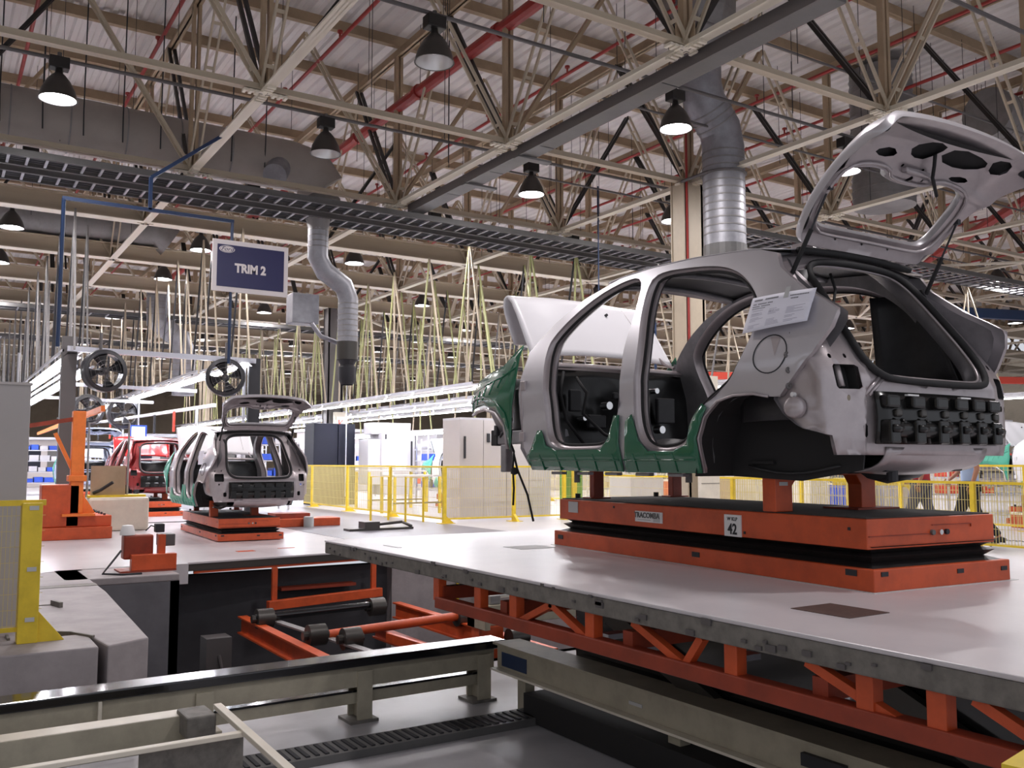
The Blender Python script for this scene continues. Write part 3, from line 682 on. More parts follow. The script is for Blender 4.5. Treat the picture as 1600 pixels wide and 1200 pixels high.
# ------------------------------------------------------------------ pedestal (scissor lift skid)
def pedestal(label, loc, rz, full=True):
    t = thing('car_pedestal', label, 'pedestal', loc, rz)        # origin at near-left corner, +y away
    W, L = 1.06, 2.98
    MB().box(0, W, 0, L, 0.0, 0.11).build('base_frame', 'orange', t, bevel=0.006)
    bl = MB(); n = 2; z0, z1 = 0.11, 0.215
    lv = [(0.03, z0), (0.09, z0 + 0.02), (0.05, (z0 + z1) / 2), (0.10, (z0 + z1) / 2 + 0.015), (0.04, z1)]
    for (a, za), (b, zb) in zip(lv[:-1], lv[1:]):
        bl.add([(a, a, za), (W - a, a, za), (W - a, L - a, za), (a, L - a, za), (b, b, zb), (W - b, b, zb), (W - b, L - b, zb), (b, L - b, zb)],
               [(0, 1, 5, 4), (1, 2, 6, 5), (2, 3, 7, 6), (3, 0, 4, 7)])
    bl.build('bellows', 'bellows', t)
    MB().box(0.02, W - 0.05, 0.05, L - 0.05, 0.2, 0.35).build('top_frame', 'orange', t, bevel=0.006)
    MB().box(0.035, W - 0.065, 0.065, L - 0.065, 0.35, 0.356).build('rubber_mat', 'rubber_top', t)
    # end face: stepped panel, buttons, slots
    MB().box(0.03, 0.5, 0.044, 0.05, 0.262, 0.266).box(0.5, W - 0.25, 0.044, 0.05, 0.305, 0.309).box(W - 0.25, W - 0.246, 0.044, 0.05, 0.29, 0.309).build('panel_joint', 'orange_deep', t)
    for k, (x, m) in enumerate([(0.5, 'tray_grey'), (0.56, 'chrome'), (0.61, 'ink')]):
        MB().cyl((x, 0.05, 0.27), (x, 0.035, 0.27), 0.014, 14).build('button', m, t, autos=0.6)
    for (x, z) in [(0.05, 0.075), (0.62, 0.06), (W - 0.08, 0.055)]: MB().box(x, x + 0.05, -0.004, 0.0, z, z + 0.022).build('slot', 'ink', t)
    for (y, z) in [(0.1, 0.07), (1.28, 0.055), (2.85, 0.05)]: MB().box(-0.004, 0.0, y, y + 0.07, z, z + 0.03).build('slot', 'ink', t)
    for (y, z) in [(0.15, 0.29), (0.9, 0.22), (2.2, 0.31)]: MB().box(0.016, 0.02, y, y + 0.015, z, z + 0.015).build('bolt', 'ink', t)
    if full:
        p = MB().box(0.012, 0.02, 0.93, 1.07, 0.20, 0.325).build('number_plate', 'white_plate', t)
        text('plate_number', '42', 0.085, 'ink', p, frame((0.010, 1.0, 0.24), (0, -1, 0), (0, 0, 1)), 0.001, xs=0.9, bold=0.002)
        text('plate_letters', 'W KLP', 0.030, 'ink', p, frame((0.010, 1.0, 0.300), (0, -1, 0), (0, 0, 1)), 0.001, xs=0.95)
        p = MB().box(0.012, 0.02, 1.66, 1.95, 0.235, 0.305).build('maker_plate', 'white_plate', t)
        text('maker_lettering', 'TRACOMBA', 0.048, 'tray_grey', p, frame((0.010, 1.82, 0.278), (0, -1, 0), (0, 0, 1)), 0.001, xs=1.05, bold=0.0015)
        MB().box(0.0105, 0.0118, 1.68, 1.75, 0.24, 0.30).build('grey_block', 'plate_grey', p)
        MB().box(0.0105, 0.0118, 1.78, 1.92, 0.246, 0.252).build('underline', 'plate_grey', p)
        MB().box(0.016, 0.02, 2.67, 2.80, 0.255, 0.335).build('grey_patch', 'plate_grey', t)
    # supports: two slim front posts, rear gantry
    for x, y in ((0.22, 2.72), (0.95, 2.70)):
        MB().box(x - 0.045, x + 0.045, y - 0.03, y + 0.03, 0.356, 0.585).box(x - 0.09, x + 0.09, y - 0.06, y + 0.06, 0.356, 0.366).build('front_post', 'orange_deep', t, bevel=0.004)
        MB().cyl((x - 0.08, y + 0.14, 0.356), (x - 0.08, y + 0.14, 0.39), 0.02, 8).build('stop_pin', 'ink', t)
    rb = MB(); rb.prism([(0.02, 0.356), (0.15, 0.356), (0.15, 0.50), (0.20, 0.555), (0.66, 0.555), (0.70, 0.50), (0.70, 0.356), (0.82, 0.356), (0.82, 0.62), (0.02, 0.62)], lambda u, v, w: (u, 0.66 + w, v), 0.10)
    rb.build('rear_gantry', 'orange', t, bevel=0.005)
    MB().box(-0.02, 0.13, 0.63, 0.80, 0.62, 0.635).build('rubber_pad', 'rubber', t)
    MB().box(0.05, 0.11, 0.655, 0.66, 0.5, 0.52).build('grey_sticker', 'plate_grey', t)
    MB().cyl((0.2, 0.7, 0.62), (0.2, 0.7, 0.70), 0.02, 10).build('locating_pin', 'chrome', t)
    MB().box(0.60, 0.95, 0.6, 0.86, 0.356, 0.366).build('foot_plate', 'orange_deep', t)
    return t
RZP = -math.radians(4)
pd = pedestal('orange scissor pedestal numbered 42 under the nearest car', (3.88, 2.84, ZD), RZP)
MB().box(-0.02, 1.1, -0.02, 3.0, 0.0, 0.002).build('sealant_line', 'plate_grey', pd)
# ------------------------------------------------------------------ car body shell
# built in hall coordinates relative to the car centre line x, Y along the car (nose at +Y); origin (4.5, 4.55, -0.07)
CO = Vector((0, 4.55, -0.07))
def hw(y, z):
    a = 0.885
    if z > .5: a -= .36 * (z - .5) ** 1.15
    if z < .12: a -= 0.5 * (0.12 - z) ** 1.3
    if y > 5.6: a -= .19 * (y - 5.6) ** 2.6
    if y < 3.4: a -= .05 * ((3.4 - y) / .6) ** 2
    return a
def S(y, z, sg=-1, off=0.0): return Vector((sg * (hw(y, z) + off) * (.935 if sg > 0 else 1), y, z)) - CO
def crease(y, z): return -0.012 * math.exp(-((z - 0.36) / 0.03) ** 2)
def smooth(poly, it=1):
    for _ in range(it):
        n = len(poly); q = []
        for i in range(n):
            a, b = poly[i], poly[(i + 1) % n]
            q += [(a[0] * .75 + b[0] * .25, a[1] * .75 + b[1] * .25), (a[0] * .25 + b[0] * .75, a[1] * .25 + b[1] * .75)]
        poly = q
    return poly
def resample(poly, n):
    P = [Vector(p) for p in poly]; L = [0]
    for i in range(len(P)): L.append(L[-1] + (P[(i + 1) % len(P)] - P[i]).length)
    out = []; k = 0
    for i in range(n):
        t = L[-1] * i / n
        while L[k + 1] < t: k += 1
        f = (t - L[k]) / max(L[k + 1] - L[k], 1e-9); out.append(tuple(P[k].lerp(P[(k + 1) % len(P)], f)))
    return out
def area(poly): return sum(poly[i][0] * poly[(i + 1) % len(poly)][1] - poly[(i + 1) % len(poly)][0] * poly[i][1] for i in range(len(poly))) / 2
def offset(poly, d):
    if area(poly) < 0: poly = poly[::-1]
    n = len(poly); out = []
    for i in range(n):
        a = Vector(poly[i - 1]); b = Vector(poly[i]); c = Vector(poly[(i + 1) % n]); t = (c - a)
        if t.length < 1e-6: out.append(tuple(b)); continue
        t.normalize(); out.append((b.x + t.y * d, b.y - t.x * d))
    return out
def inside(p, poly):
    c = False; n = len(poly); x, y = p
    for i in range(n):
        x1, y1 = poly[i]; x2, y2 = poly[i - 1]
        if (y1 > y) != (y2 > y) and x < (x2 - x1) * (y - y1) / (y2 - y1) + x1: c = not c
    return c
def panel(outer, holes, fn, step=0.06, mb=None):
    """triangulated curved sheet with holes; fn maps 2D to 3D"""
    mb = mb or MB(); pts = []; edges = []
    for loop in [outer] + holes:
        o = len(pts); pts += [Vector(p) for p in loop]; edges += [(o + i, o + (i + 1) % len(loop)) for i in range(len(loop))]
    xs = [p[0] for p in outer]; ys = [p[1] for p in outer]; b = [Vector(p) for l in [outer] + holes for p in l]
    for x in np.arange(min(xs), max(xs), step):
        for y in np.arange(min(ys), max(ys), step):
            q = (x + 1e-4, y + 1e-4)
            if inside(q, outer) and not any(inside(q, h) for h in holes):
                if min((Vector(q) - w).length_squared for w in b) > (step * .4) ** 2: pts.append(Vector(q))
    r = geometry.delaunay_2d_cdt(pts, edges, [], 0, 1e-5)
    V = r[0]; F = []
    for f in r[2]:
        c = (sum(V[i].x for i in f) / len(f), sum(V[i].y for i in f) / len(f))
        if inside(c, outer) and not any(inside(c, h) for h in holes): F.append(tuple(f))
    return mb.add([fn(v.x, v.y) for v in V], F)
def loft(mb, loops):
    n = len(loops[0]); o = len(mb.v); mb.v += [tuple(p) for l in loops for p in l]
    for i in range(len(loops) - 1):
        for k in range(n):
            l = (k + 1) % n; mb.f.append((o + i * n + k, o + i * n + l, o + (i + 1) * n + l, o + (i + 1) * n + k))
    return mb
DOOR_F = smooth([(5.34, .80), (5.25, .91), (5.07, 1.03), (4.87, 1.12), (4.68, 1.165), (4.53, 1.175), (4.475, 1.13), (4.47, .9), (4.49, .72), (4.455, .54), (4.46, .4), (4.50, .21), (4.61, .115), (4.85, .11), (5.11, .115), (5.20, .19), (5.23, .45)], 2)
DOOR_R = smooth([(4.33, 1.17), (4.0, 1.145), (3.75, 1.105), (3.58, 1.03), (3.45, .91), (3.38, .79), (3.41, .68), (3.46, .55), (3.52, .45), (3.63, .39), (3.75, .32), (3.82, .24), (3.85, .14), (3.95, .095), (4.13, .09), (4.22, .14), (4.27, .28), (4.265, .53), (4.30, .74), (4.345, .92), (4.36, 1.08)], 2)
ARCH = [(3.755, -.06), (3.75, .13), (3.70, .25), (3.60, .33), (3.48, .355), (3.34, .355), (3.24, .335)]
SIDE = [(5.47, -.05), (4.6, -.06)] + ARCH + [(3.17, .33), (3.09, .42), (2.98, .54), (2.90, .66), (2.88, .75), (2.97, .81), (3.09, .88), (3.2, .965), (3.29, 1.04), (3.34, 1.13), (3.5, 1.185), (3.69, 1.205), (4.04, 1.235), (4.4, 1.245), (4.71, 1.225), (5.06, 1.135), (5.33, 1.0), (5.48, .89), (5.58, .80), (5.60, .6), (5.57, .33), (5.52, .1)]
SILL_A = [(5.46, -.055), (5.47, .04), (5.40, .10), (5.32, .22), (5.27, .22), (5.22, .115), (5.11, .082), (4.62, .08), (4.53, .15), (4.47, .29), (4.42, .29), (4.43, .12), (4.44, -.06)]
SILL_B = [(4.425, -.062), (4.38, .04), (4.36, .25), (4.30, .29), (4.24, .13), (4.16, .065), (3.94, .065), (3.83, .1), (3.80, .2), (3.77, .25), (3.70, .325), (3.665, .30), (3.70, .245), (3.75, .13), (3.757, -.062)]
FENDER = [(6.47, .50), (6.44, .58), (6.32, .645), (6.1, .69), (5.88, .73), (5.78, .80), (5.67, .87), (5.68, .77), (5.64, .57), (5.66, .41), (5.67, .15), (5.70, .08), (5.74, .22), (5.78, .31), (5.92, .40), (6.12, .44), (6.3, .43), (6.46, .40)]
def rear_pt(s, z, off=0.0):        # wrapped rear face: s along the width, z height
    a = abs(s); sg = 1 if s > 0 else -1
    if a < 0.7: x = a; dy = .05 * (a / .7) ** 2; nx, ny = 0, -1
    else:
        t = min((a - .7) / .17, PI / 2); ex = max(0, a - .7 - .17 * PI / 2); x = .7 + .17 * math.sin(t); dy = .05 + .17 * (1 - math.cos(t)) + ex; nx, ny = math.sin(t), -math.cos(t)
    tilt = 0 if z < .42 else .50 * ((z - .42) / .72) ** 1.15
    if z < .12: tilt += .1 * (.12 - z)
    k = hw(3.4, z) / .885 * (.91 if s > 0 else 1)
    return Vector((sg * (x + nx * off) * k, 2.84 + dy + tilt + ny * off, z)) - CO
RING = smooth([(-.40, .395), (.38, .395), (.49, .43), (.545, .52), (.56, .64), (.56, .76), (.57, .90), (.58, 1.02), (.52, 1.10), (.36, 1.135), (-.40, 1.135), (-.58, 1.10), (-.645, 1.02), (-.625, .90), (-.61, .76), (-.60, .64), (-.58, .52), (-.52, .43)], 2)
def gate_pt(u, v, off=0.0):        # open tailgate: u lateral metres, v 0 hinge .. 1 tip; off towards the inside face
    wv = 1 - 0.0 * v
    bulge = .07 * math.sin(PI * min(v, 1)) + .05 * (1 - (u / .66) ** 2)
    y = 3.33 - .64 * v; z = 1.205 + .535 * v
    c = -bulge + off
    if v > .85: c += .5 * (v - .85) ** 1.3
    if abs(u) > .56: c += 1.6 * (abs(u) - .56) ** 1.5
    return Vector((u * (.965 if u > 0 else 1), y - .64 * c, z - .766 * c)) - CO
GATE_O = smooth([(-.50, .0), (.50, .0), (.56, .06), (.61, .25), (.64, .5), (.70, .78), (.74, .93), (.66, 1.0), (.30, 1.045), (-.30, 1.045), (-.66, 1.0), (-.74, .93), (-.70, .78), (-.64, .5), (-.61, .25), (-.56, .06)], 2)
GATE_H = smooth([(-.40, .13), (.40, .13), (.50, .17), (.54, .30), (.55, .46), (.52, .57), (.40, .61), (.22, .61), (.17, .53), (-.17, .53), (-.22, .61), (-.40, .61), (-.52, .57), (-.55, .46), (-.54, .30), (-.50, .17)], 2)
GATE_OH = smooth([(-.42, .12), (.42, .12), (.51, .16), (.55, .30), (.56, .46), (.53, .59), (.38, .63), (-.38, .63), (-.53, .59), (-.56, .46), (-.55, .30), (-.51, .16)], 2)

def side_part(t, sg, P):
    n = 96
    hf = resample(DOOR_F, n); hr_ = resample(DOOR_R, n)
    of = offset(hf, .028); orr = offset(hr_, .028)
    hf = offset(hf, 0); hr_ = offset(hr_, 0)
    flap = [(3.235 + .105 * math.cos(a), .555 + .10 * math.sin(a)) for a in np.linspace(0, 2 * PI, 33)[:-1]]
    mb = panel(SIDE, [of, orr], lambda y, z: S(y, z, sg, crease(y, z)), .05)
    sf = mb.build('side_frame', P['paint'], t, smooth=True)
    j = MB()
    for h, o in ((hf, of), (hr_, orr)):
        loft(j, [[S(y, z, sg, 0) for y, z in o], [S(y, z, sg, -.012) for y, z in offset(h, .024)], [S(y, z, sg, -.035) for y, z in offset(h, .016)], [S(y, z, sg, -.038) for y, z in offset(h, .0)], [S(y, z, sg, -.05) for y, z in offset(h, .0)],
                 [S(y, z, sg, -.055) for y, z in offset(h, .02)], [S(y, z, sg, -.12) for y, z in offset(h, .035)]])
    j.build('door_jamb', P['inner'], t, smooth=True)
    for h in (hf, hr_): MB().tube([S(y, z, sg, -.043) for y, z in offset(h, -.003)], .009, 6, closed=True).build('door_seal', 'rubber' if P['seal'] else P['inner'], t, smooth=True)
    # inner side frame skin (seen across the car)
    i2 = offset(resample(smooth(SIDE), 120), -.015)
    panel(i2, [offset(hf, .03), offset(hr_, .03)], lambda y, z: S(y, z, sg, -.125), .08).build('inner_panel', P['inner2'], t, smooth=True)
    e = MB(); m = resample(SIDE, 200)
    loft(e, [[S(y, z, sg, 0) for y, z in m], [S(y, z, sg, -.03) for y, z in m]]); e.build('edge_flange', P['inner'], t, smooth=True)
    # fuel flap ring and wheel arch lip
    if sg < 0:
        MB().tube([S(y, z, sg, .001) for y, z in flap], .0035, 5, closed=True).build('fuel_flap_gap', 'ink', t)
        fl2 = MB(); c = [S(3.21 + dy, .60 + dz, sg, .0015) for dy, dz in ((.035, .045), (-.03, .045), (-.01, -.06))]; fl2.add(c, [(0, 1, 2)]); fl2.build('flap_dent', P['inner'], t)
    MB().tube([S(y, z, sg, -.002) for y, z in ARCH], .008, 6).build('arch_lip', P['inner'], t, smooth=True)
    # wheelhouse
    w = MB(); arc = [(3.80, -.08), (3.76, .13), (3.71, .26), (3.60, .345), (3.46, .38), (3.30, .38), (3.16, .335), (3.06, .24), (2.98, .16), (2.90, .10)]
    if sg > 0: arc = arc[:7]
    loftpts = []
    for xx in (.86, .80, .70, .54): loftpts.append([Vector((sg * min(xx, .86 if y > 3.2 else .80 if y > 3.1 else .66) * (.935 if sg > 0 else 1), y, z)) - CO for y, z in arc])
    k = len(arc); o = len(w.v); w.v += [tuple(p) for l in loftpts for p in l]
    for i in range(3):
        for q in range(k - 1): w.f.append((o + i * k + q, o + i * k + q + 1, o + (i + 1) * k + q + 1, o + (i + 1) * k + q))
    if sg < 0: w.prism(arc + [(2.92, -.04), (3.30, -.10)], lambda u, v, ww: Vector((sg * (.56 + ww), u, v)) - CO, .01)
    w.build('wheelhouse', 'rubber', t, smooth=False)
    # green protective covers
    ribs = lambda y, z: .006 * (1 if (int(y * 60) % 3 == 0) else 0)
    if P['cover']:
        a = MB(); panel(SILL_A, [], lambda y, z: S(y, z, sg, .014 + .012 * math.exp(-((z - .045) / .03) ** 2)), .035, a); panel(SILL_B, [], lambda y, z: S(y, z, sg, .014 + .012 * math.exp(-((z - .045) / .03) ** 2)), .035, a)
        a.build('sill_cover', P['cover'], t, smooth=True, solid=.006)
        r = MB()
        for y in (5.3, 5.1, 4.9, 4.7, 4.5, 4.3, 4.1, 3.95): r.tube([S(y, -.055, sg, .016), S(y, .0, sg, .022), S(y, .05, sg, .03)], .006, 5)
        r.tube([S(y, .012, sg, .024) for y in np.linspace(5.44, 4.45, 10)], .006, 5); r.tube([S(y, .012, sg, .024) for y in np.linspace(4.40, 3.78, 8)], .006, 5)
        r.build('cover_rib', P['cover'], t, smooth=True)
    f = MB(); panel(FENDER, [], lambda y, z: S(y, z, sg, .012 + .05 * max(0, (.72 - abs(z - .3)) - .5) * 0), .05, f)
    f.build('fender_cover', P['cover'] or P['paint'], t, smooth=True, solid=.008)
    if P['cover']:
        r = MB()
        for q in range(6):
            y0 = 5.72 + q * .125; zt = .75 - .085 * (q ** .6); r.tube([S(y0 + .015 * s_, zt - s_ * .035, sg, .016) for s_ in range(4)], .006, 5)
        r.tube([S(y, z, sg, .02) for y, z in [(5.70, .25), (5.75, .36), (5.90, .46), (6.1, .50), (6.3, .50), (6.45, .47)]], .008, 6)
        r.tube([S(y, z, sg, .02) for y, z in [(5.69, .70), (5.85, .64), (6.1, .60), (6.4, .55)]], .006, 6)
        r.build('cover_rib', P['cover'], t, smooth=True)
    MB().tube([S(y, z, sg, .004) for y, z in [(5.74, .10), (5.78, .27), (5.92, .37), (6.12, .41), (6.3, .40), (6.44, .38)]], .014, 6).build('fender_lip', P['inner'], t, smooth=True)
    pi = MB(); pi.prism([(5.60, .80), (5.66, .74), (5.66, .1), (5.60, -.02), (5.54, -.04), (5.52, .1), (5.57, .5)], lambda u, v, ww: S(u, v, sg, -.10 + ww), .04)
    pi.build('hinge_pillar', P['inner2'], t)
    for z in (.18, .55): MB().cbox(S(5.53, z, sg, -.0), (.03, .06, .07)).build('door_hinge', P['inner'], t, bevel=.006)
    MB().tube([S(5.58, .78, sg, -.01), S(5.555, .5, sg, -.006), S(5.53, .1, sg, -.006)], .012, 6).build('pillar_bead', P['inner'], t, smooth=True)

def make_car(label, P, gate=True, hood=True, detail=True):
    t = thing('car_body_shell', label, 'car body', (4.5, 4.55, -.07))
    for sg in (-1, 1): side_part(t, sg, P)
    # roof
    def roof(u, v):
        y = 3.36 + 1.47 * v; z = np.interp(y, [3.3, 3.5, 3.69, 4.04, 4.4, 4.71, 4.86], [1.15, 1.195, 1.215, 1.245, 1.255, 1.24, 1.22]); x = (u * 2 - 1)
        h = hw(y, z - .02)
        return Vector((x * h, y, z + .045 * (1 - x * x) - .01)) - CO
    MB().grid(roof, 16, 16).build('roof_panel', P['paint'], t, smooth=True, solid=.006)
    MB().grid(lambda u, v: roof(u * .94 + .03, v) - Vector((0, 0, .03)), 8, 8).build('roof_lining', P['dark'], t, smooth=True)
    for y in (3.42, 3.95, 4.45, 4.80):
        MB().tube([roof(u, (y - 3.36) / 1.47) - Vector((0, 0, .04)) for u in np.linspace(.06, .94, 9)], .022, 6).build('roof_bow', P['inner2'], t, smooth=True)
    # windscreen frame: header, cowl, firewall
    MB().tube([Vector((x, 4.86 + .04 * (1 - (x / .6) ** 2), 1.20 + .035 * (1 - (x / .6) ** 2))) - CO for x in np.linspace(-.60, .60, 11)], .028, 8).build('windscreen_header', P['inner'], t, smooth=True)
    MB().grid(lambda u, v: Vector(((u * 2 - 1) * .76, 5.50 + .16 * v + .07 * (1 - (u * 2 - 1) ** 2), .70 + .03 * math.sin(v * PI) + .02 * (1 - (u * 2 - 1) ** 2))) - CO, 12, 4).build('cowl', P['inner'], t, smooth=True, solid=.02)
    def fw(u, v):
        x = (u * 2 - 1) * .78; return Vector((x, 5.50 - .12 * math.exp(-((x) / .16) ** 2) * (1 - v) + .05 * v + .02 * math.sin(9 * x) * math.sin(7 * v), .03 + .66 * v)) - CO
    MB().grid(fw, 20, 12).build('firewall', P['fire'], t, smooth=True, solid=.01)
    if detail:
        for (x, z, w_, h_) in [(-.5, .45, .1, .16), (-.30, .30, .16, .10), (.1, .52, .24, .05), (.38, .4, .18, .2), (-.12, .5, .05, .05)]:
            MB().cbox(Vector((x, 5.42, z)) - CO, (w_, .04, h_)).build('firewall_bracket', P['dark'], t, bevel=.01)
        for (x, z, r) in [(-.22, .42, .03), (.02, .40, .02), (.25, .55, .022), (-.45, .32, .018), (.30, .25, .03)]:
            MB().cyl(Vector((x, 5.44, z)) - CO, Vector((x, 5.36, z)) - CO, r, 12).build('stud_cup', 'chrome', t, autos=.6)
        for k, pts in enumerate([[(-.5, 5.4, .62), (-.48, 5.3, .5), (-.5, 5.32, .35), (-.40, 5.2, .2), (-.3, 5.0, .1)], [(-.6, 5.42, .66), (-.66, 5.38, .5), (-.62, 5.36, .3), (-.5, 5.3, .12)], [(.2, 5.4, .5), (.1, 5.3, .3), (-.1, 5.2, .1)]]):
            MB().tube([Vector(p) - CO for p in pts], .012, 6).build('wiring_loom', 'rubber', t, smooth=True)
    # floor pan
    def floor_(u, v):
        y = 2.95 + 2.55 * v; x = (u * 2 - 1) * (.78 if y > 3.85 else .55); z = .05 + .11 * math.exp(-(x / .13) ** 2) + (.10 if y < 3.9 else 0) - (.06 if y < 3.2 else 0) + .006 * math.sin(y * 18); return Vector((x, y, z)) - CO
    MB().grid(floor_, 18, 26).build('floor_pan', P['dark'], t, smooth=True, solid=.01)
    for x in (-.62, -.3, .3, .62): MB().box(x - .04, x + .04, (2.95 if abs(x) < .5 else 3.85) - 4.55, 5.55 - 4.55, -.05 + .07, .03 + .07).build('chassis_rail', 'under_dark', t, bevel=.01)
    if detail:
        MB().lathe([(.001, -.22), (.14, -.2), (.17, -.1), (.17, .1), (.14, .2), (.001, .22)], Vector((.1, 3.2, .06)) - CO, 16, axis=(1, 0, .1)).build('spare_well', 'under_dark', t, autos=.8)
        MB().cbox(Vector((-.28, 3.35, .0)) - CO, (.42, .5, .12), .2).build('under_shield', 'under_dark', t, bevel=.05)
        for (x, y) in [(-.25, 2.98), (.3, 3.4)]: MB().cyl(Vector((x, y, -.04)) - CO, Vector((x, y, -.10)) - CO, .03, 10).build('rubber_plug', 'ink', t)
        for y in (5.2, 4.9, 4.6, 4.3, 4.0): MB().cbox(Vector((-.80, y, -.075)) - CO, (.05, .12, .02)).build('sill_flange_tab', P['inner2'], t, bevel=.004)
        MB().cyl(Vector((-.72, 5.1, -.06)) - CO, Vector((-.72, 5.1, -.14)) - CO, .02, 8).build('jack_stud', 'conduit', t)
        MB().cyl(Vector((-.72, 4.0, -.06)) - CO, Vector((-.72, 4.0, -.12)) - CO, .02, 8).build('jack_stud', 'conduit', t)
    # rear inner quarter trims, shock tower, parcel shelf brackets
    for sg in (-1, 1):
        MB().grid(lambda u, v: Vector((sg * (.60 + .08 * math.sin(PI * u) - .08 * v + (.06 if v < .3 else 0)), 3.02 + .62 * u + (.25 * v * (1 - u)), .22 + .82 * v)) - CO, 10, 10).build('quarter_trim', P['dark'], t, smooth=True, solid=.01)
        MB().lathe([(.13, 0), (.12, .12), (.05, .16), (.001, .16)], Vector((sg * .56, 3.38, .30)) - CO, 14).build('shock_tower', P['dark'], t, autos=.8)
    if detail:
        MB().cbox(Vector((.38, 3.15, .30)) - CO, (.30, .16, .16), .1).build('battery_tray', 'tray_grey', t, bevel=.02)
        for pts in ([(.15, 3.1, .30), (.2, 3.14, .36), (.3, 3.2, .42), (.36, 3.25, .46)], [(-.16, 3.40, 1.08), (-.17, 3.36, .98), (-.22, 3.34, .88), (-.26, 3.33, .80)], [(.1, 3.08, .27), (.14, 3.1, .33), (.22, 3.12, .33)]):
            MB().tube([Vector(p) - CO for p in pts], .009, 6).build('wiring_loom', 'rubber', t, smooth=True)
    # rear face with openings
    def sq(cx_, cz, a, b, n=5): c_ = .012; return [(cx_ - a + c_, cz - b), (cx_ + a - c_, cz - b), (cx_ + a, cz - b + c_), (cx_ + a, cz + b - c_), (cx_ + a - c_, cz + b), (cx_ - a + c_, cz + b), (cx_ - a, cz + b - c_), (cx_ - a, cz - b + c_)]
    RO = [(-1.12, .32), (-1.06, .24), (-.96, .17), (-.83, .135), (-.80, .13), (-.785, .035), (.785, .035), (.80, .13), (.83, .135), (.96, .17), (1.06, .26), (1.06, .52), (1.03, .70), (.94, .82), (.86, .90), (.82, 1.02), (.76, 1.13), (.50, 1.18), (-.54, 1.18), (-.76, 1.13), (-.82, 1.02), (-.88, .90), (-.94, .82), (-1.0, .70), (-1.06, .52)]
    lampL = sq(-.70, .42, .07, .062); lampR = sq(.715, .415, .055, .06); low = sq(-.61, .155, .028, .035); lowr = sq(.66, .155, .03, .035)
    holes = [RING, lampL, lampR, low, lowr] + [[(cx_ + r * math.cos(a), cz + r * 1.25 * math.sin(a)) for a in np.linspace(0, 2 * PI, 13)[:-1]] for cx_, cz, r in [(-.70, .315, .012), (.70, .30, .014), (.76, .30, .012), (-.95, .66, .02), (-.76, .525, .01), (-.66, .53, .01), (.70, .54, .012)]]
    def rp(s, z):
        off = 0.0
        off += .02 * math.exp(-((s + .63) / .02) ** 2) * (1 if z < .5 else 0)             # pressed ribs
        off -= .06 * math.exp(-(((s + .84) / .065) ** 2 + ((z - .72) / .10) ** 4))
        off -= .03 / (1 + math.exp((s + .865 + .10 * (z - .3)) / .008)) * (1 / (1 + math.exp((z - .6) / .01)))
        off += .018 * math.exp(-((s + .845 + .10 * (z - .3)) / .012) ** 2) * (1 if z < .62 else 0)
        off += .03 * math.exp(-((s + 1.0) / .05) ** 2) * max(0, .52 - z) * 2
        off += .022 * math.exp(-(((s + .90) / .035) ** 2 + ((z - .26) / .035) ** 2))
        off -= .012 * math.exp(-((z - .36) / .015) ** 2) * (1 if abs(s) < .6 else 0)
        off += .012 * math.exp(-((abs(s) - .56 - .2 * max(0, .5 - z)) / .018) ** 2) * (1 if z < .5 else 0)
        return rear_pt(s, z, off)
    panel(RO, holes, rp, .03).build('rear_panel', P['inner'], t, smooth=True)
    rr = resample(RO, 120); e = MB(); loft(e, [[rear_pt(s, z, 0) for s, z in rr], [rear_pt(s, z, -.04) for s, z in rr]]); e.build('edge_flange', P['inner2'], t, smooth=True)
    q = MB(); R2 = resample(RING, 90)
    loft(q, [[rear_pt(s, z, 0) for s, z in R2], [rear_pt(s, z, .012) for s, z in offset(R2, -.014)], [rear_pt(s, z, -.0) for s, z in offset(R2, -.02)], [rear_pt(s, z, -.09) for s, z in offset(R2, -.0)], [rear_pt(s, z, -.14) for s, z in offset(R2, .05)]])
    q.build('hatch_frame', P['inner2'], t, smooth=True)
    MB().tube([rear_pt(s, z, .02) for s, z in offset(R2, -.012)], .019, 8, closed=True).build('hatch_seal', 'rubber', t, smooth=True)
    MB().tube([rear_pt(s, z, -.01) for s, z in offset(R2, -.032)], .009, 6, closed=True).build('hatch_lip', P['inner'], t, smooth=True)
    for c, m in ((lampL, 1), (lampR, 1), (low, 0), (lowr, 0)):
        k = MB(); l0 = [rear_pt(s, z, 0) for s, z in c]; l1 = [rear_pt(s, z, -.06) for s, z in c]; loft(k, [l0, l1]); k.add(l1, [tuple(range(len(l1)))]); k.build('lamp_pocket', 'rubber', t)
    if detail:
        MB().tube([rear_pt(-.715, .37, -.03), rear_pt(-.715, .48, -.03)], .018, 8).build('pocket_strut', P['inner'], t, smooth=True)
        for s, z in [(-1.02, .38), (-1.0, .46), (-.97, .54), (-.90, .65), (-.80, .78), (-.70, .62), (-.72, .70), (.80, .60), (.84, .36)]:
            MB().lathe([(.018, 0), (.016, .006), (.008, .009), (.001, .004)], rear_pt(s, z, 0), 12, axis=(-.5 if s < 0 else .5, -1, .1)).build('weld_stud', 'conduit', t, autos=.8)
        MB().lathe([(.055, 0), (.052, .03), (.04, .04), (.001, .042)], rear_pt(-.98, .27, 0), 18, axis=(-.95, -.3, .05)).build('vent_boss', P['inner'], t, autos=.8)
        for a, b in (((-.62, .10), (-.60, .30)), ((-.60, .33), (-.50, .42)), ((-.57, .33), (-.47, .42))): MB().tube([rear_pt(*a, .004), rear_pt(*b, .004)], .01, 6).build('pressed_rib', P['inner'], t, smooth=True)
        for s, z in [(-.97, .40), (-.985, .24)]:
            pass
        MB().cyl(rear_pt(-.985, .335, .0), rear_pt(-.985, .335, .02), .012, 10).build('round_plug', 'white_plate', t)
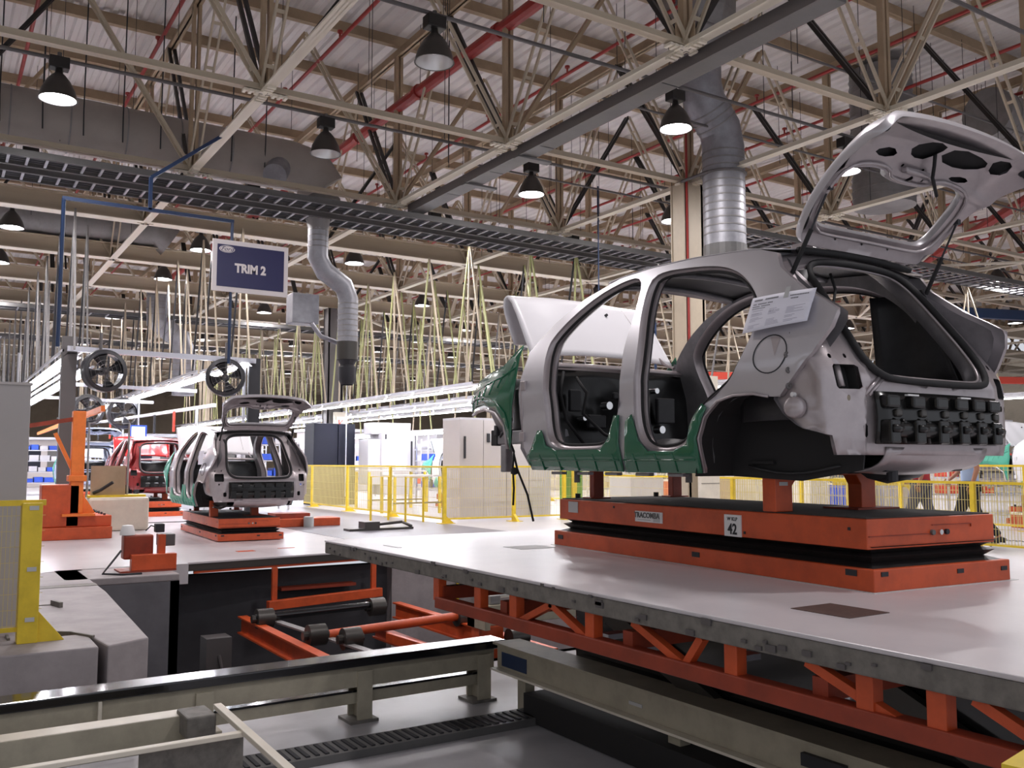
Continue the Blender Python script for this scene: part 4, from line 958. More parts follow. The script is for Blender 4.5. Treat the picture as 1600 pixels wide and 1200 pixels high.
    # black gloss bumper carrier: beam plus two rows of moulded clips
    bc = MB(); bc.grid(lambda u, v: rear_pt((u * 2 - 1) * .555, .09 + .26 * v, .02 + .015 * math.sin(v * PI)), 14, 4); bc.build('bumper_carrier', 'dark_gloss', t, smooth=True, solid=.012)
    MB().tube([rear_pt(s, .16, .045) for s in np.linspace(-.53, .53, 13)], .042, 10).build('carrier_beam', 'dark_gloss', t, smooth=True)
    cm = MB()
    for k in range(6):
        s0 = -.50 + k * .185
        if detail:
            c = rear_pt(s0, .15, .06); MB().cbox(c, (.085, .07, .12)).build('clip_block', 'dark_gloss', t, bevel=.012)
            for ds in (-.03, .03): MB().tube([rear_pt(s0 + ds + .08, .095, .05), rear_pt(s0 + ds + .08, .20, .055), rear_pt(s0 + ds + .08, .215, .03)], .012, 6).build('clip_finger', 'dark_gloss', t, smooth=True)
            MB().tube([rear_pt(s0 - .03, .165, .1), rear_pt(s0 + .03, .165, .1)], .02, 8).build('clip_roller', 'dark_gloss', t, smooth=True)
            MB().cbox(rear_pt(s0 + .02, .30, .045), (.11, .06, .065)).build('clip_block', 'dark_gloss', t, bevel=.014)
            MB().cbox(rear_pt(s0 + .08, .245, .035), (.05, .04, .04)).build('clip_block', 'lamp_shell', t, bevel=.01)
        else:
            cm.cbox(rear_pt(s0, .15, .06), (.085, .07, .12)); cm.cbox(rear_pt(s0 + .02, .30, .045), (.11, .06, .065))
    if not detail: cm.build('clip_block', 'dark_gloss', t)
    if detail:
        for s in (-.33, .12): MB().cbox(rear_pt(s, .335, .055), (.09, .02, .008)).build('bright_clip', 'white_plate', t)
    MB().grid(lambda u, v: Vector(((u * 2 - 1) * .44 - .02, 2.86 + .2 * v * v, .075 - .12 * math.sin(v * PI / 2) - .02 * (1 - (u * 2 - 1) ** 2) * v)) - CO, 14, 6).build('lower_valance', P['inner'], t, smooth=True, solid=.01)
    MB().grid(lambda u, v: Vector((-.60 + 1.0 * u, 3.05 + .6 * v, -.02 - .04 * math.sin(v * PI))) - CO, 8, 6).build('rear_underfloor', 'under_dark', t, smooth=True, solid=.01)
    # front structure
    for sg in (-1, 1):
        MB().cbox(Vector((sg * .48, 6.0, .20)) - CO, (.08, .95, .11)).build('front_rail', P['inner2'], t, bevel=.01)
        MB().cbox(Vector((sg * .48, 6.52, .20)) - CO, (.09, .10, .13)).build('crash_can', 'rubber', t, bevel=.008)
        MB().lathe([(.16, -.3), (.15, .0), (.08, .06), (.001, .06)], Vector((sg * .58, 5.85, .55)) - CO, 14).build('strut_tower', P['dark'], t, autos=.8)
        MB().grid(lambda u, v: Vector((sg * (.50 + .2 * v), 5.6 + .85 * u, .22 + .38 * v + .04 * math.sin(PI * u))) - CO, 8, 6).build('wheel_apron', P['inner2'], t, smooth=True, solid=.01)
        MB().cbox(Vector((sg * .55, 6.28, .03)) - CO, (.07, .08, .22)).build('bracket_leg', P['inner2'], t, bevel=.008)
    MB().cbox(Vector((0, 6.46, .26)) - CO, (1.1, .05, .09)).build('front_crossmember', P['dark'], t, bevel=.01)
    if detail:
        for pts in ([(-.66, 6.0, .08), (-.67, 6.0, -.05), (-.66, 6.0, -.2), (-.68, 5.98, -.33)], [(-.66, 6.0, .06), (-.64, 5.98, -.06), (-.60, 5.9, -.25), (-.58, 5.85, -.45)], [(-.62, 6.1, .25), (-.64, 6.08, .15), (-.66, 6.0, .08)], [(-.60, 6.3, .2), (-.58, 6.2, .3), (-.6, 6.1, .35), (-.62, 6.0, .28)]):
            MB().tube([Vector(p) - CO for p in pts], .009, 6).build('hanging_wire', 'rubber', t, smooth=True)
        MB().lathe([(.001, -.03), (.03, -.02), (.03, .02), (.001, .03)], Vector((-.655, 6.0, -.07)) - CO, 10).build('wire_plug', 'rubber', t)
        MB().tube([Vector(p) - CO for p in [(-.55, 5.5, 1.0), (-.50, 5.7, .85)]], .008, 6).build('prop_stub', 'conduit', t)
    if hood:
        def hd(u, v):
            x = u * 2 - 1
            V_ = [0, .2, .4, .56, .66, .76, .86, .94, 1]
            y = float(np.interp(v, V_, [5.70, 5.83, 5.97, 6.08, 6.16, 6.22, 6.245, 6.22, 6.18])); z = float(np.interp(v, V_, [.80, .97, 1.15, 1.27, 1.315, 1.29, 1.18, 1.05, .93])) + .035 * (1 - x * x)
            y -= .10 * abs(x) ** 4 * v; w_ = .70 - .05 * v - (.05 * (v - .8) / .2 if v > .8 else 0)
            return Vector((x * w_, y + .02 * math.cos(x * 9) * .3, z)) - CO
        MB().grid(hd, 24, 20).build('hood', P['hood'], t, smooth=True, solid=.02)
        MB().tube([hd(.86, v) - Vector((0, .012, 0)) for v in np.linspace(.1, .8, 10)], .004, 5).build('hood_crease', P['inner'], t, smooth=True)
        MB().cyl(hd(.68, .45) - Vector((0, .0, 0)), hd(.68, .45) - Vector((0, .03, -.01)), .012, 8).build('hood_clip', 'ink', t)
        for x in (-.6, .6): MB().tube([Vector((x, 5.55, .76)) - CO, Vector((x, 5.66, .80)) - CO, Vector((x, 5.74, .86)) - CO], .012, 6).build('hood_hinge', P['inner'], t)
        MB().tube([Vector(p) - CO for p in [(.64, 5.85, .60), (.62, 5.95, .9), (.55, 6.0, 1.15)]], .008, 6).build('hood_prop', 'conduit', t)
    if gate:
        g = bpy.data.objects.new('tailgate', None); COL.objects.link(g); g.parent = t
        panel(GATE_O, [GATE_OH], lambda u, v: gate_pt(u, v, 0), .05).build('outer_skin', P['paint'], g, smooth=True)
        op = [smooth(x) for x in ([(-.44, .72), (-.30, .77), (-.22, .72), (-.34, .68)], [(-.16, .80), (-.06, .90), (.10, .86), (.02, .74), (-.12, .73)],
              [(.10, .76), (.14, .90), (.44, .87), (.50, .80), (.30, .74)], [(.46, .90), (.58, .93), (.62, .82), (.52, .78)], [(.28, .67), (.40, .71), (.47, .68), (.36, .645)])]
        sm = [[(cx_ + r * math.cos(a), cz + r * 1.4 * math.sin(a)) for a in np.linspace(0, 2 * PI, 11)[:-1]] for cx_, cz, r in [(-.62, .92, .022), (.66, .90, .022), (-.05, .64, .015), (.06, .66, .012), (-.12, .66, .01), (.0, .585, .02), (.1, .6, .008), (-.24, .07, .008), (.0, .07, .01), (.24, .07, .008)]]
        def gi(u, v):
            o = .055; o += .02 * math.exp(-((v - .60) / .03) ** 2); o -= .02 * math.exp(-((v - .085) / .03) ** 2)
            o += .018 * math.exp(-((abs(u) - .585) / .02) ** 2) * (v < .6); o -= .018 * math.exp(-((v - .80) / .05) ** 2) * (abs(u) < .5)
            return gate_pt(u, v, o)
        panel(GATE_O, [GATE_H] + op + sm, gi, .035).build('inner_frame', P['inner'], g, smooth=True)
        rm_ = resample(GATE_O, 120); e = MB(); loft(e, [[gate_pt(u, v, 0) for u, v in rm_], [gate_pt(u, v, .03) for u, v in offset(rm_, .006)], [gate_pt(u, v, .055) for u, v in rm_]]); e.build('hem', P['paint'], g, smooth=True)
        a1 = resample(GATE_H, 100); a2 = resample(GATE_OH, 100)
        e = MB(); loft(e, [[gi(u, v) for u, v in a1], [gate_pt(u, v, .025) for u, v in offset(a1, -.005)], [gate_pt(u, v, .002) for u, v in a2]]); e.build('window_reveal', P['inner2'], g, smooth=True)
        panel([(-.50, .65), (.58, .65), (.62, .95), (-.62, .95)], [], lambda u, v: gate_pt(u, v, .02), .1).build('cavity_back', 'rubber', g, smooth=True)
        MB().tube([gate_pt(u, v, .075) for u, v in offset(resample(GATE_H, 60), .03)], .010, 6, closed=True).build('pressed_bead', P['inner'], g, smooth=True)
        if detail:
            MB().tube([gate_pt(.02, .80, .06), gate_pt(.05, .74, .09), gate_pt(.10, .66, .11), gate_pt(.20, .60, .09), gate_pt(.27, .54, .10)], .010, 6).build('wiring_loom', 'rubber', g, smooth=True)
            for u, v in ((-.62, .92), (.66, .90)): MB().lathe([(.02, 0), (.02, .03), (.012, .035), (.001, .035)], gate_pt(u, v, .05), 10, axis=(0, -.64, -.766)).build('rubber_buffer', 'ink', g)
            bk = MB(); bk.cbox(gate_pt(0, .645, .075), (.22, .04, .03)); bk.build('latch_plate', P['inner'], g, bevel=.01)
        for sg in (-1, 1):
            a = Vector((sg * .60, 3.30, 1.02)) - CO; b = gate_pt(sg * .575, .42, .07)
            if sg > 0: b = gate_pt(.6, .40, .07)
            m = a.lerp(b, .52); s_ = MB().cyl(a, m, .013, 10).build('gas_strut', 'rubber', t, autos=.6)
            MB().cyl(m, b, .006, 8).build('strut_rod', 'ink', s_)
            MB().cbox(b, (.03, .03, .03)).build('strut_end', 'ink', s_)
        for x in (-.42, .42): MB().cbox(Vector((x, 3.38, 1.19)) - CO, (.09, .09, .05)).build('gate_hinge', P['inner'], t, bevel=.012)
        MB().tube([Vector((x, 3.34, 1.165 + .02 * (1 - (x / .5) ** 2))) - CO for x in np.linspace(-.5, .5, 9)], .02, 6).build('gutter_seal', 'rubber', t, smooth=True)
    return t
SILV = dict(paint='silver_paint', inner='silver_inner', inner2='silver_dull', dark='dark_inner', fire='dark_gloss', cover='green_cover', hood='hood_overlit', seal=True)
car1 = make_car('nearest silver car body shell, tailgate and hood raised, on the high deck', SILV)
# ------------------------------------------------------------------ more cars on the lines
def variant(**k): d = dict(SILV); d.update(k); return d
index_kids()
def place(o, x, y, z, label=None):
    o.location = (x, y, z)
    if label: o['label'] = label
    return o
def copy_car(x, y, z, label): return place(copy_tree(car1), x, y, z, label)
ZCAR2 = -0.74
silver2 = make_car('second silver car body shell with open tailgate and hood, on the floor level deck', variant(hood='hood_overlit', cover='teal_cover', paint='silver_paint'), detail=False)
place(silver2, 4.62, 16.45, ZCAR2)
red = make_car('dark red car body shell with raised bright red hood', variant(paint='red_inner', inner='red_inner', inner2='red_inner', dark='dark_inner', cover=None, hood='red_paint'), gate=False, detail=False)
place(red, 4.75, 24.3, ZCAR2)
blue = make_car('pale blue car body shell with open tailgate behind the red one', variant(paint='blue_paint', inner='blue_paint', inner2='silver_dull', cover='teal_cover', hood='white_paint'), detail=False)
place(blue, 4.5, 33.2, ZCAR2)
white = make_car('white car body shell with teal cover on the next line, behind the beige cabinet', variant(paint='white_paint', inner='white_paint', inner2='silver_dull', cover='teal_cover', hood='white_paint'), gate=False, detail=False)
place(white, 13.1, 22.4, -0.72); white.rotation_euler = (0, 0, 0)
index_kids()
c_ = copy_tree(white); place(c_, 19.6, 9.3, -0.55, 'white car front with green fender cover at the right edge of the picture')
for ch in KIDS.get(white.name, []): pass
pd2 = pedestal('orange pedestal under the second silver car', (3.95, 14.9, ZF + .012), -math.radians(2), full=False)
index_kids()
for (x, y, rz, lb) in [(4.15, 22.7, 0, 'orange pedestal under the dark red car'), (3.95, 31.6, 0, 'orange pedestal under the pale blue car'), (12.5, 20.8, 0, 'orange pedestal under the white car on the next line'), (19.0, 7.7, 0, 'orange pedestal under the car at the right edge')]:
    p = copy_tree(pd2); place(p, x, y, ZF, lb); p.rotation_euler = (0, 0, rz)
# build sheet taped to the nearest car
bs = MB()
def sheet(u, v):      # follows the quarter panel but stands a little proud and curls
    y = 3.42 - .41 * u; z = .88 - .20 * v + (-.005 * u if v < .5 else .02 * u)
    p = S(y, z, -1, .012 + .015 * math.sin(u * 2.8) + .02 * v) + CO; return Vector((p.x + 4.5, p.y, p.z))
bs.grid(sheet, 14, 8)
bso = tag(bs.build('build_sheet', 'paper', None, smooth=True, solid=.001), 'white printed build sheet taped to the rear quarter of the nearest car', 'paper sheet')
def onsheet(u0, u1, v0, v1, b): b.grid(lambda a, c: sheet(u0 + (u1 - u0) * a, v0 + (v1 - v0) * c) + Vector((-.0016, 0, 0)), 6, 1)
pr_ = MB(); random.seed(11)
for (v, u0, u1, h) in [(.08, .06, .22, .045), (.08, .26, .48, .045), (.20, .06, .12, .03), (.20, .15, .30, .03), (.20, .32, .40, .03), (.27, .06, .2, .025), (.27, .22, .38, .025), (.33, .06, .30, .02), (.10, .66, .92, .03), (.18, .68, .80, .03)]:
    x = u0
    while x < u1 - .01: onsheet(x, x + .014, v, v + h, pr_); x += .022
pr_.build('printed_heading', 'ink', bso)
pr_ = MB()
for c0, c1 in ((.08, .34), (.38, .60), (.66, .92)):
    for r in range(14):
        if random.random() < .75: onsheet(c0, c0 + (c1 - c0) * random.uniform(.4, 1), .40 + r * .038, .412 + r * .038, pr_)
pr_.build('printed_lines', 'print_grey', bso)
tp = MB(); tp.grid(lambda a, c: sheet(.56 + .07 * a, -.14 + .3 * c) + Vector((-.003, 0, 0)), 2, 3); tp.build('tape_strip', 'plate_grey', bso)
def small_sheet(lb, y0, z0, X, off=0.015):
    b = MB(); b.grid(lambda u, v: Vector((X - .02 * v, y0 - .3 * u, z0 - .22 * v)), 2, 2); tag(b.build('build_sheet', 'paper', None, solid=.002), lb, 'paper sheet')
small_sheet('white sheet on the flank of the second silver car', 15.35, .18, 3.74)
small_sheet('white sheet on the dark red car', 23.0, -.05, 3.82)
# ------------------------------------------------------------------ light gantries over the lines
lt = thing('tube_light', 'x', 'tube light', (0, 0, 0))
MB().prism([(-.16, .0), (-.15, .0), (-.06, .07), (.06, .07), (.15, .0), (.16, .0), (.07, .09), (-.07, .09)], lambda u, v, w: (u, w, v), 1.45).build('housing', 'white_paint', lt)
for s in (-.055, .055): MB().cyl((s, .03, .012), (s, 1.42, .012), .024, 6).build('tube', 'tube_on', lt)
index_kids(); first_lt = [True]
def put_light(x, y, z, label, grp):
    o = lt if first_lt[0] else copy_tree(lt); first_lt[0] = False
    o.location = (x, y, z); o['label'] = label; o['group'] = grp; o['category'] = 'tube light'
def gantry(label, X, Y0, Y1, z, rows=1, hang=2.4, cols=('cream', 'black_steel'), lbl='', start=0, pitch=1.55):
    g = thing('light_gantry', label, 'light gantry', (X, Y0, 0))
    for s in (-.16, .16): MB().bar((s, 0, z + .12), (s, Y1 - Y0, z + .12), .04, .05).build('rail', 'alu', g)
    y = .4; k = 0
    while y < min(Y1 - Y0, 34):
        for (dy, m) in ((-.55, cols[0]), (.55, cols[1]), (.1, cols[0])):
            if dy == .1 and k % 2: continue
            MB().bar((0, y + dy * 1.3, z + .12), (.0, y + .1 * (k % 3), 5.0), .035, .035).build('hanger_rod', m, g)
        y += hang; k += 1
    y = Y0 + start; k = 0
    while y < Y1 - 1.4 and k < 24: put_light(X, y, z, ORD[k] + ' fluorescent tube light from the near end ' + lbl, 'tube lights ' + lbl); y += pitch; k += 1
    return g
gantry('aluminium light gantry left of the car line, above the orange post', 2.25, 19.2, 46, 2.0, lbl='left of the car line', cols=('galv_dull', 'ink'))
gantry('aluminium light gantry right of the car line, behind the second silver car', 5.5, 19.0, 46, 2.0, lbl='right of the car line', cols=('cream', 'ink'))
gantry('light gantry above the navy and white cabinets', 10.2, 17.4, 46, 1.62, lbl='above the navy and white cabinets', cols=('cream', 'green_yellow'), hang=1.9)
gantry('light gantry on the next line, behind the cabinets', 12.6, 16.6, 48, 1.66, lbl='over the blue bins', cols=('green_yellow', 'ink'), hang=2.1)
gantry('added aluminium light gantry just inside the right one, over the car roofs', 5.05, 20.5, 46, 1.86, lbl='of the added row over the car roofs, right side', cols=('cream', 'ink'))  # extra tube row, added to widen the glow of the right one
gantry('added aluminium light gantry just inside the left one', 2.65, 20.5, 46, 1.84, lbl='of the added row over the car roofs, left side', cols=('galv_dull', 'ink'))  # second row put in beside the left one for more brightness
gantry('light gantry between the cabinets and the blue bins', 11.6, 17.0, 48, 1.45, lbl='between the cabinets and the bins', cols=('green_yellow', 'cream'), hang=2.3)
gantry('light gantry farther right behind the hood', 16.0, 15.0, 48, 1.8, lbl='behind the raised hood', cols=('cream', 'galv_dull'), hang=2.6)
gantry('low light gantry over the bins', 14.4, 22.0, 46, .95, lbl='low over the bins', cols=('green_yellow', 'cream'), hang=3)
gantry('far light gantry at the right', 24.5, 8.0, 30, 1.7, lbl='at the right edge', cols=('cream', 'cream'), hang=3)
gantry('left light gantry behind the grey cabinet', -1.5, 20, 46, 2.1, lbl='at the far left', cols=('cream', 'ink'), hang=2.2)
gt = thing('portal_frame', 'grey portal with dark right post across the car line', 'frame', (0, 19.1, 0))
MB().bar((2.15, 0, 2.15), (5.75, 0, 2.12), .10, .10).build('cross_beam', 'alu', gt)
MB().box(5.62, 5.86, 0, .12, ZF, 2.18).build('post', 'ink', gt)
MB().box(5.52, 5.57, 0.05, .1, ZF, 2.05).build('post', 'alu', gt)
MB().box(2.08, 2.34, .1, .3, ZF, 2.4).build('post', 'conduit', gt)
MB().bar((2.4, 3.5, 1.75), (5.4, 3.5, 1.7), .06, .08).build('cross_beam', 'alu', gt)
MB().bar((2.4, 8.5, 1.75), (5.4, 8.5, 1.7), .06, .08).build('cross_beam', 'alu', gt)
og = thing('hoist_rail', 'orange hoist rail with hanging tools above the car line', 'hoist rail', (0, 0, 0))
MB().bar((2.6, 17.6, .95), (3.6, 40, 1.1), .07, .10).build('rail', 'orange_bright', og)
MB().bar((5.3, 20.5, 1.25), (4.6, 42, 1.4), .06, .08).build('rail', 'white_paint', og)
for k in range(9):
    y = 21.5 + k * 2.1; MB().bar((5.15 - k * .04, y, 1.25), (5.15 - k * .04, y, .75), .04, .12).build('hanging_tool', ['white_paint', 'red_box', 'ink', 'tray_grey'][k % 4], og)
# fans
def fan(label, x, y, z, r, rz):
    t = thing('industrial_fan', label, 'fan', (x, y, z), rz)
    MB().lathe([(r * .80, -.12), (r, -.10), (r * 1.03, .0), (r, .10), (r * .80, .12), (r * .84, 0), (r * .80, -.12)], n=32, axis=(0, 1, 0)).build('shroud', 'fan_black', t, autos=.8)
    MB().lathe([(.001, -.10), (r * .16, -.10), (r * .2, .0), (r * .2, .14), (.001, .14)], n=16, axis=(0, 1, 0)).build('motor', 'ink', t, autos=.8)
    for k in range(4):
        a = k * PI / 2 + .3; b = MB()
        b.grid(lambda u, v: Vector(((r * .18 + r * .66 * u) * math.cos(a + (v - .5) * (.55 + .3 * u)), .05 * (v - .5) * 2, (r * .18 + r * .66 * u) * math.sin(a + (v - .5) * (.55 + .3 * u)))), 4, 4)
        b.build('blade', 'fan_black', t, smooth=True, solid=.006)
    g = MB()
    for q in (.3, .5, .7, .88): g.tube([(r * q * math.cos(a), -.11, r * q * math.sin(a)) for a in np.linspace(0, 2 * PI, 25)[:-1]], .004, 4, closed=True)
    for k in range(12): g.bar((0, -.11, 0), (r * math.cos(k * PI / 6), -.09, r * math.sin(k * PI / 6)), .005, .005)
    g.build('guard', 'conduit', t)
    MB().tube([(0, .1, r * .2), (0, .2, r * .9), (0, .2, r + .35)], .03, 6).build('hanger_arm', 'conduit', t)
fan('black industrial fan hanging left, by the dark post of the portal', 2.75, 18.7, 1.72, .40, .2)
fan('black industrial fan hanging right, by the bright tube row', 5.0, 18.6, 1.70, .38, -.3)
fan('pale rimmed fan in the distance, left one', 3.6, 27.0, 1.4, .42, .2)
fan('pale rimmed fan in the distance, right one', 4.7, 28.2, 1.4, .45, .1)
# monitors and hanging signs
def monitor(lb, x, y, z, w, h, rz=0):
    t = thing('monitor', lb, 'monitor', (x, y, z), rz); MB().box(-w / 2, w / 2, 0, .06, 0, h).build('casing', 'blue_bin', t)
    MB().box(-w / 2 + .05, w / 2 - .05, -.01, 0, .05, h - .05).build('screen', 'screen', t); MB().cyl((0, .03, h), (0, .03, h + .8), .02, 6).build('drop_rod', 'alu', t)
monitor('small blue framed monitor above the second silver car', 5.0, 27.5, .62, .45, .42)
monitor('tilted navy monitor at the left gantry', 1.25, 17.5, .55, .36, .5, .5)
MB().cbox((1.35, 17.4, 1.15), (.12, .05, .06)).build('status_light', 'green_led')['label'] = 'small green status light on the left gantry'
bpy.data.objects['status_light']['category'] = 'light'

# ------------------------------------------------------------------ left side: orange gantry post, control box, cabinet, fence
t = thing('orange_jib', 'tall orange post with brace on an orange skid, left of the cars', 'jib post', (1.62, 16.65, ZF))
MB().box(.40, .60, .1, .28, .42, 2.12).build('mast', 'orange_bright', t, bevel=.01)
MB().box(.36, .64, .06, .32, .95, 1.05).build('collar', 'orange_bright', t, bevel=.01)
MB().bar((.15, .2, 1.75), (.45, .2, 1.1), .05, .06).build('brace', 'orange_bright', t)
MB().bar((-.3, .2, 1.85), (.5, .2, 2.0), .05, .07).build('arm', 'orange_deep', t)
MB().box(.28, .78, .0, .42, .38, .42).build('foot_plate', 'orange_bright', t)
MB().prism([(.40, .42), (.22, .42), (.40, .75)], lambda u, v, w: (u, .17 + w, v), .03).build('gusset_plate', 'orange_bright', t)
MB().prism([(.60, .42), (.80, .42), (.60, .75)], lambda u, v, w: (u, .17 + w, v), .03).build('gusset_plate', 'orange_bright', t)
MB().box(-.05, 1.05, 0, 1.1, 0, .2).build('skid_base', 'orange', t, bevel=.01)
MB().box(.35, 1.05, .1, 1.45, .2, .38).build('skid_top', 'orange', t, bevel=.01)
MB().box(-.02, .55, .1, .5, .2, .9).build('machine_case', 'orange', t, bevel=.02)
for k in range(5): MB().cyl((.95, .2 + k * .28, .38), (.95, .2 + k * .3, .41), .02, 6).build('bolt', 'ink', t)
t = thing('tool_cart', 'pale machine guard with clear curtain behind the orange post', 'machine', (2.42, 18.3, ZF))
MB().box(.1, 1.15, 0, .6, 0, .62).build('case', 'beige_light', t, bevel=.05)
MB().box(.1, 1.1, .1, .5, .62, .66).build('rim', 'yellow', t)
MB().box(.15, .75, .2, .25, .66, 1.2).build('brush_panel', 'tan', t)
MB().tube([(.1, .3, .62), (.1, .3, 2.0), (.8, .3, 2.0), (.8, .3, .62)], .02, 6).build('hoop', 'galv_dull', t)
MB().tube([(.2, .2, .7), (.3, .1, .75), (.5, .0, .9)], .03, 6).build('hose', 'ink', t)
t = thing('control_box', 'small orange sensor bracket unit with white lamp on the kerb', 'sensor unit', (1.92, 11.35, ZF))
MB().box(.12, .62, .0, .12, .02, .2).build('base_channel', 'orange', t, bevel=.006)
MB().box(.0, .62, .0, .4, 0, .02).build('base_plate', 'orange_deep', t)
MB().box(.05, .38, .12, .3, .14, .42).build('motor_block', 'orange_deep', t, bevel=.02)
MB().box(.42, .5, .05, .15, .1, .42).build('upright', 'orange', t)
MB().lathe([(.001, .12), (.06, .11), (.085, .03), (.085, 0)], (.1, .2, .42), 16).build('dome', 'white_plate', t, autos=.8)
MB().box(.44, .62, .1, .3, .28, .42).build('terminal_box', 'conduit', t, bevel=.01)
MB().box(.4, .5, .12, .24, .44, .54).build('camera_head', 'ink', t, bevel=.008)
MB().tube([(.3, .2, .46), (.36, .2, .52), (.42, .18, .5)], .008, 6).build('cable', 'ink', t)
MB().tube([(.02, .1, .25), (-.1, .0, .12), (-.2, -.1, .02), (.0, -.2, .01), (.2, -.2, .01)], .012, 6).build('cable', 'ink', t)
t = thing('grey_cabinet', 'tall plain grey cabinet at the left edge behind the yellow mesh fence', 'cabinet', (-1.6, 8.0, ZF))
MB().box(0, 2.26, 0, .8, 0, 1.88).build('body', 'grey_cab', t, bevel=.006)
MB().box(1.08, 1.09, -.002, .0, .05, 1.84).build('door_gap', 'ink', t)
MB().box(0, 2.27, -.01, .81, 1.865, 1.885).build('top_trim', 'beige_cab', t)
MB().box(-.3, 2.1, .9, 1.4, 1.9, 2.0).build('top_duct', 'grey_cab', t)

def mesh_fence(label, p, q, h, z, posts, gap=.05, wire=.007, rail=True, hstep=.2, postw=.07, mid=None, foot=True, grp=None, wm='yellow_wire'):
    p = Vector((*p, 0)); q = Vector((*q, 0)); L = (q - p).length; ang = math.atan2(q.y - p.y, q.x - p.x)
    t = thing('mesh_fence', label, 'fence', (p.x, p.y, z), ang)
    n = int(L / gap)
    w = MB()
    for k in range(n + 1): w.box(k * gap - wire / 2, k * gap + wire / 2, -wire / 2, wire / 2, .1, h)
    for zz in np.arange(.12, h, hstep): w.box(0, L, -wire / 2, wire / 2, zz - wire / 2, zz + wire / 2)
    o = w.build('wire_mesh', wm, t); o['kind'] = 'stuff'
    if rail:
        MB().box(0, L, -.02, .02, h - .02, h + .02).build('top_rail', 'yellow', t); MB().box(0, L, -.015, .015, .08, .11).build('bottom_rail', 'yellow', t)
    for s in posts:
        if s <= L + .01:
            MB().box(s - postw / 2, s + postw / 2, -postw / 2, postw / 2, 0, h).build('post', 'yellow', t, bevel=.004)
            if foot:
                f = MB(); f.prism([(-.02, 0), (.22, 0), (-.02, .2)], lambda u, v, w_: (s - .03 + w_, -u, v), .06); f.build('foot', 'yellow', t)
                MB().box(s - .12, s + .12, -.2, .12, 0, .01).build('base_plate', 'yellow', t)
    return t
fl1 = mesh_fence('yellow mesh fence with yellow end post at the left edge, before the grey cabinet', (-3.2, 7.42), (.74, 7.42), .98, ZF, [3.85], gap=.028, wire=.003, hstep=.11, postw=.13, foot=False)
MB().prism([(0, 0), (.24, 0), (.03, .26), (0, .26)], lambda u, v, w_: (3.85 + u, -.04 + w_, v), .06).build('foot', 'yellow', fl1)
for z in (.15, .5, .93): MB().box(3.83, 3.89, -.07, -.066, z, z + .03).build('clip', 'plate_grey', fl1)
mesh_fence('yellow mesh fence along the aisle before the navy cabinet', (9.1, 16.9), (9.35, 26.0), 1.17, ZF, [0, 2.8, 5.6, 8.4], gap=.06)
mesh_fence('yellow mesh fence running in front of the tall beige cabinet', (9.1, 16.88), (13.0, 16.7), 1.17, ZF, [1.65, 2.95], gap=.045, wire=.005)
mesh_fence('yellow mesh fence behind the pedestal, right of the picture', (12.8, 4.5), (13.0, 16.7), .97, ZF, [1.4, 3.2, 4.95, 8.0], gap=.045, wire=.006, hstep=.2)
t = thing('gate_post', 'thick yellow gate post by the mesh fence at the right', 'post', (14.2, 6.9, ZF))
MB().box(-.07, .0, -.07, .07, 0, 1.25).build('post', 'yellow', t); MB().box(.03, .10, -.07, .07, 0, 1.25).build('post', 'yellow', t)
mesh_fence('far yellow mesh fence across the aisle behind the walking people', (17.0, 4.0), (17.3, 30), 1.2, ZF, [k * 2.6 for k in range(10)], gap=.08, wire=.008)
# ------------------------------------------------------------------ cabinets behind the aisle
t = thing('navy_cabinet', 'wide glossy navy cabinet with a thin rod, behind the aisle fence', 'cabinet', (9.62, 26.0, ZF))
MB().box(0, .75, 0, .8, 0, 2.42).build('door', 'navy_cab', t, bevel=.01); MB().box(.77, 1.3, 0, .8, 0, 2.42).build('door', 'navy_cab', t, bevel=.01)
MB().box(.0, 1.3, -.04, 0, 0.0, 1.15).build('lower_panel', 'amber_panel', t)
MB().cyl((.95, -.15, .25), (.95, -.15, 6.0), .02, 6).build('air_hose', 'alu', t)
t = thing('machine_cabinet', 'white electrical cabinet with papers, right of the navy cabinet', 'cabinet', (11.0, 25.2, ZF))
MB().box(0, .5, .0, .7, .6, 1.95).build('side_box', 'white_cab', t, bevel=.02)
MB().box(.4, 1.5, -.1, .8, .3, 2.15).build('body', 'white_cab', t, bevel=.02)
MB().box(.15, 1.45, .1, .7, 2.1, 2.45).build('top_box', 'white_cab', t, bevel=.02)
MB().box(.5, .55, -.11, -.1, 1.95, 2.1).build('keyhole', 'ink', t)
MB().box(1.35, 1.40, -.13, -.1, 1.1, 1.9).build('handle', 'ink', t)
for (x, z, w, h) in [(.85, 1.75, .2, .12), (.9, 1.3, .3, .4), (.85, 1.0, .36, .28), (.45, .75, .35, .3)]: MB().box(x, x + w, -.108, -.1, z, z + h).build('paper_notice', 'paper', t)
for x in (.15, .9, 1.4): MB().box(x, x + .06, .1, .16, 0, .6).build('leg', 'white_cab', t)
t = thing('beige_cabinet', 'tall beige cabinet row with dark handle behind the nearest car nose', 'cabinet', (10.02, 17.9, ZF))
for k in range(4): MB().box(k * .62, k * .62 + .61, 0, .8, 0, 2.22).build('door', 'beige_cab', t, bevel=.006)
MB().box(.0, 2.5, .0, .8, 2.22, 2.27).build('top_trim', 'white_cab', t)
MB().box(.1, .15, -.03, 0, 1.35, 1.85).build('handle', 'ink', t, bevel=.01)
MB().box(.70, .78, -.03, 0, 1.72, 1.92).build('handle', 'ink', t, bevel=.01); MB().box(.78, 1.25, -.01, 0, 1.72, 1.9).build('name_plate', 'plate_grey', t)
for k in range(5): MB().box(.9, 2.3, -.008, 0, .2 + k * .16, .205 + k * .16).build('shelf_line', 'tan', t)
t = thing('padded_post', 'green padded post guard with yellow strip behind the car sill', 'guard', (12.1, 16.55, ZF))
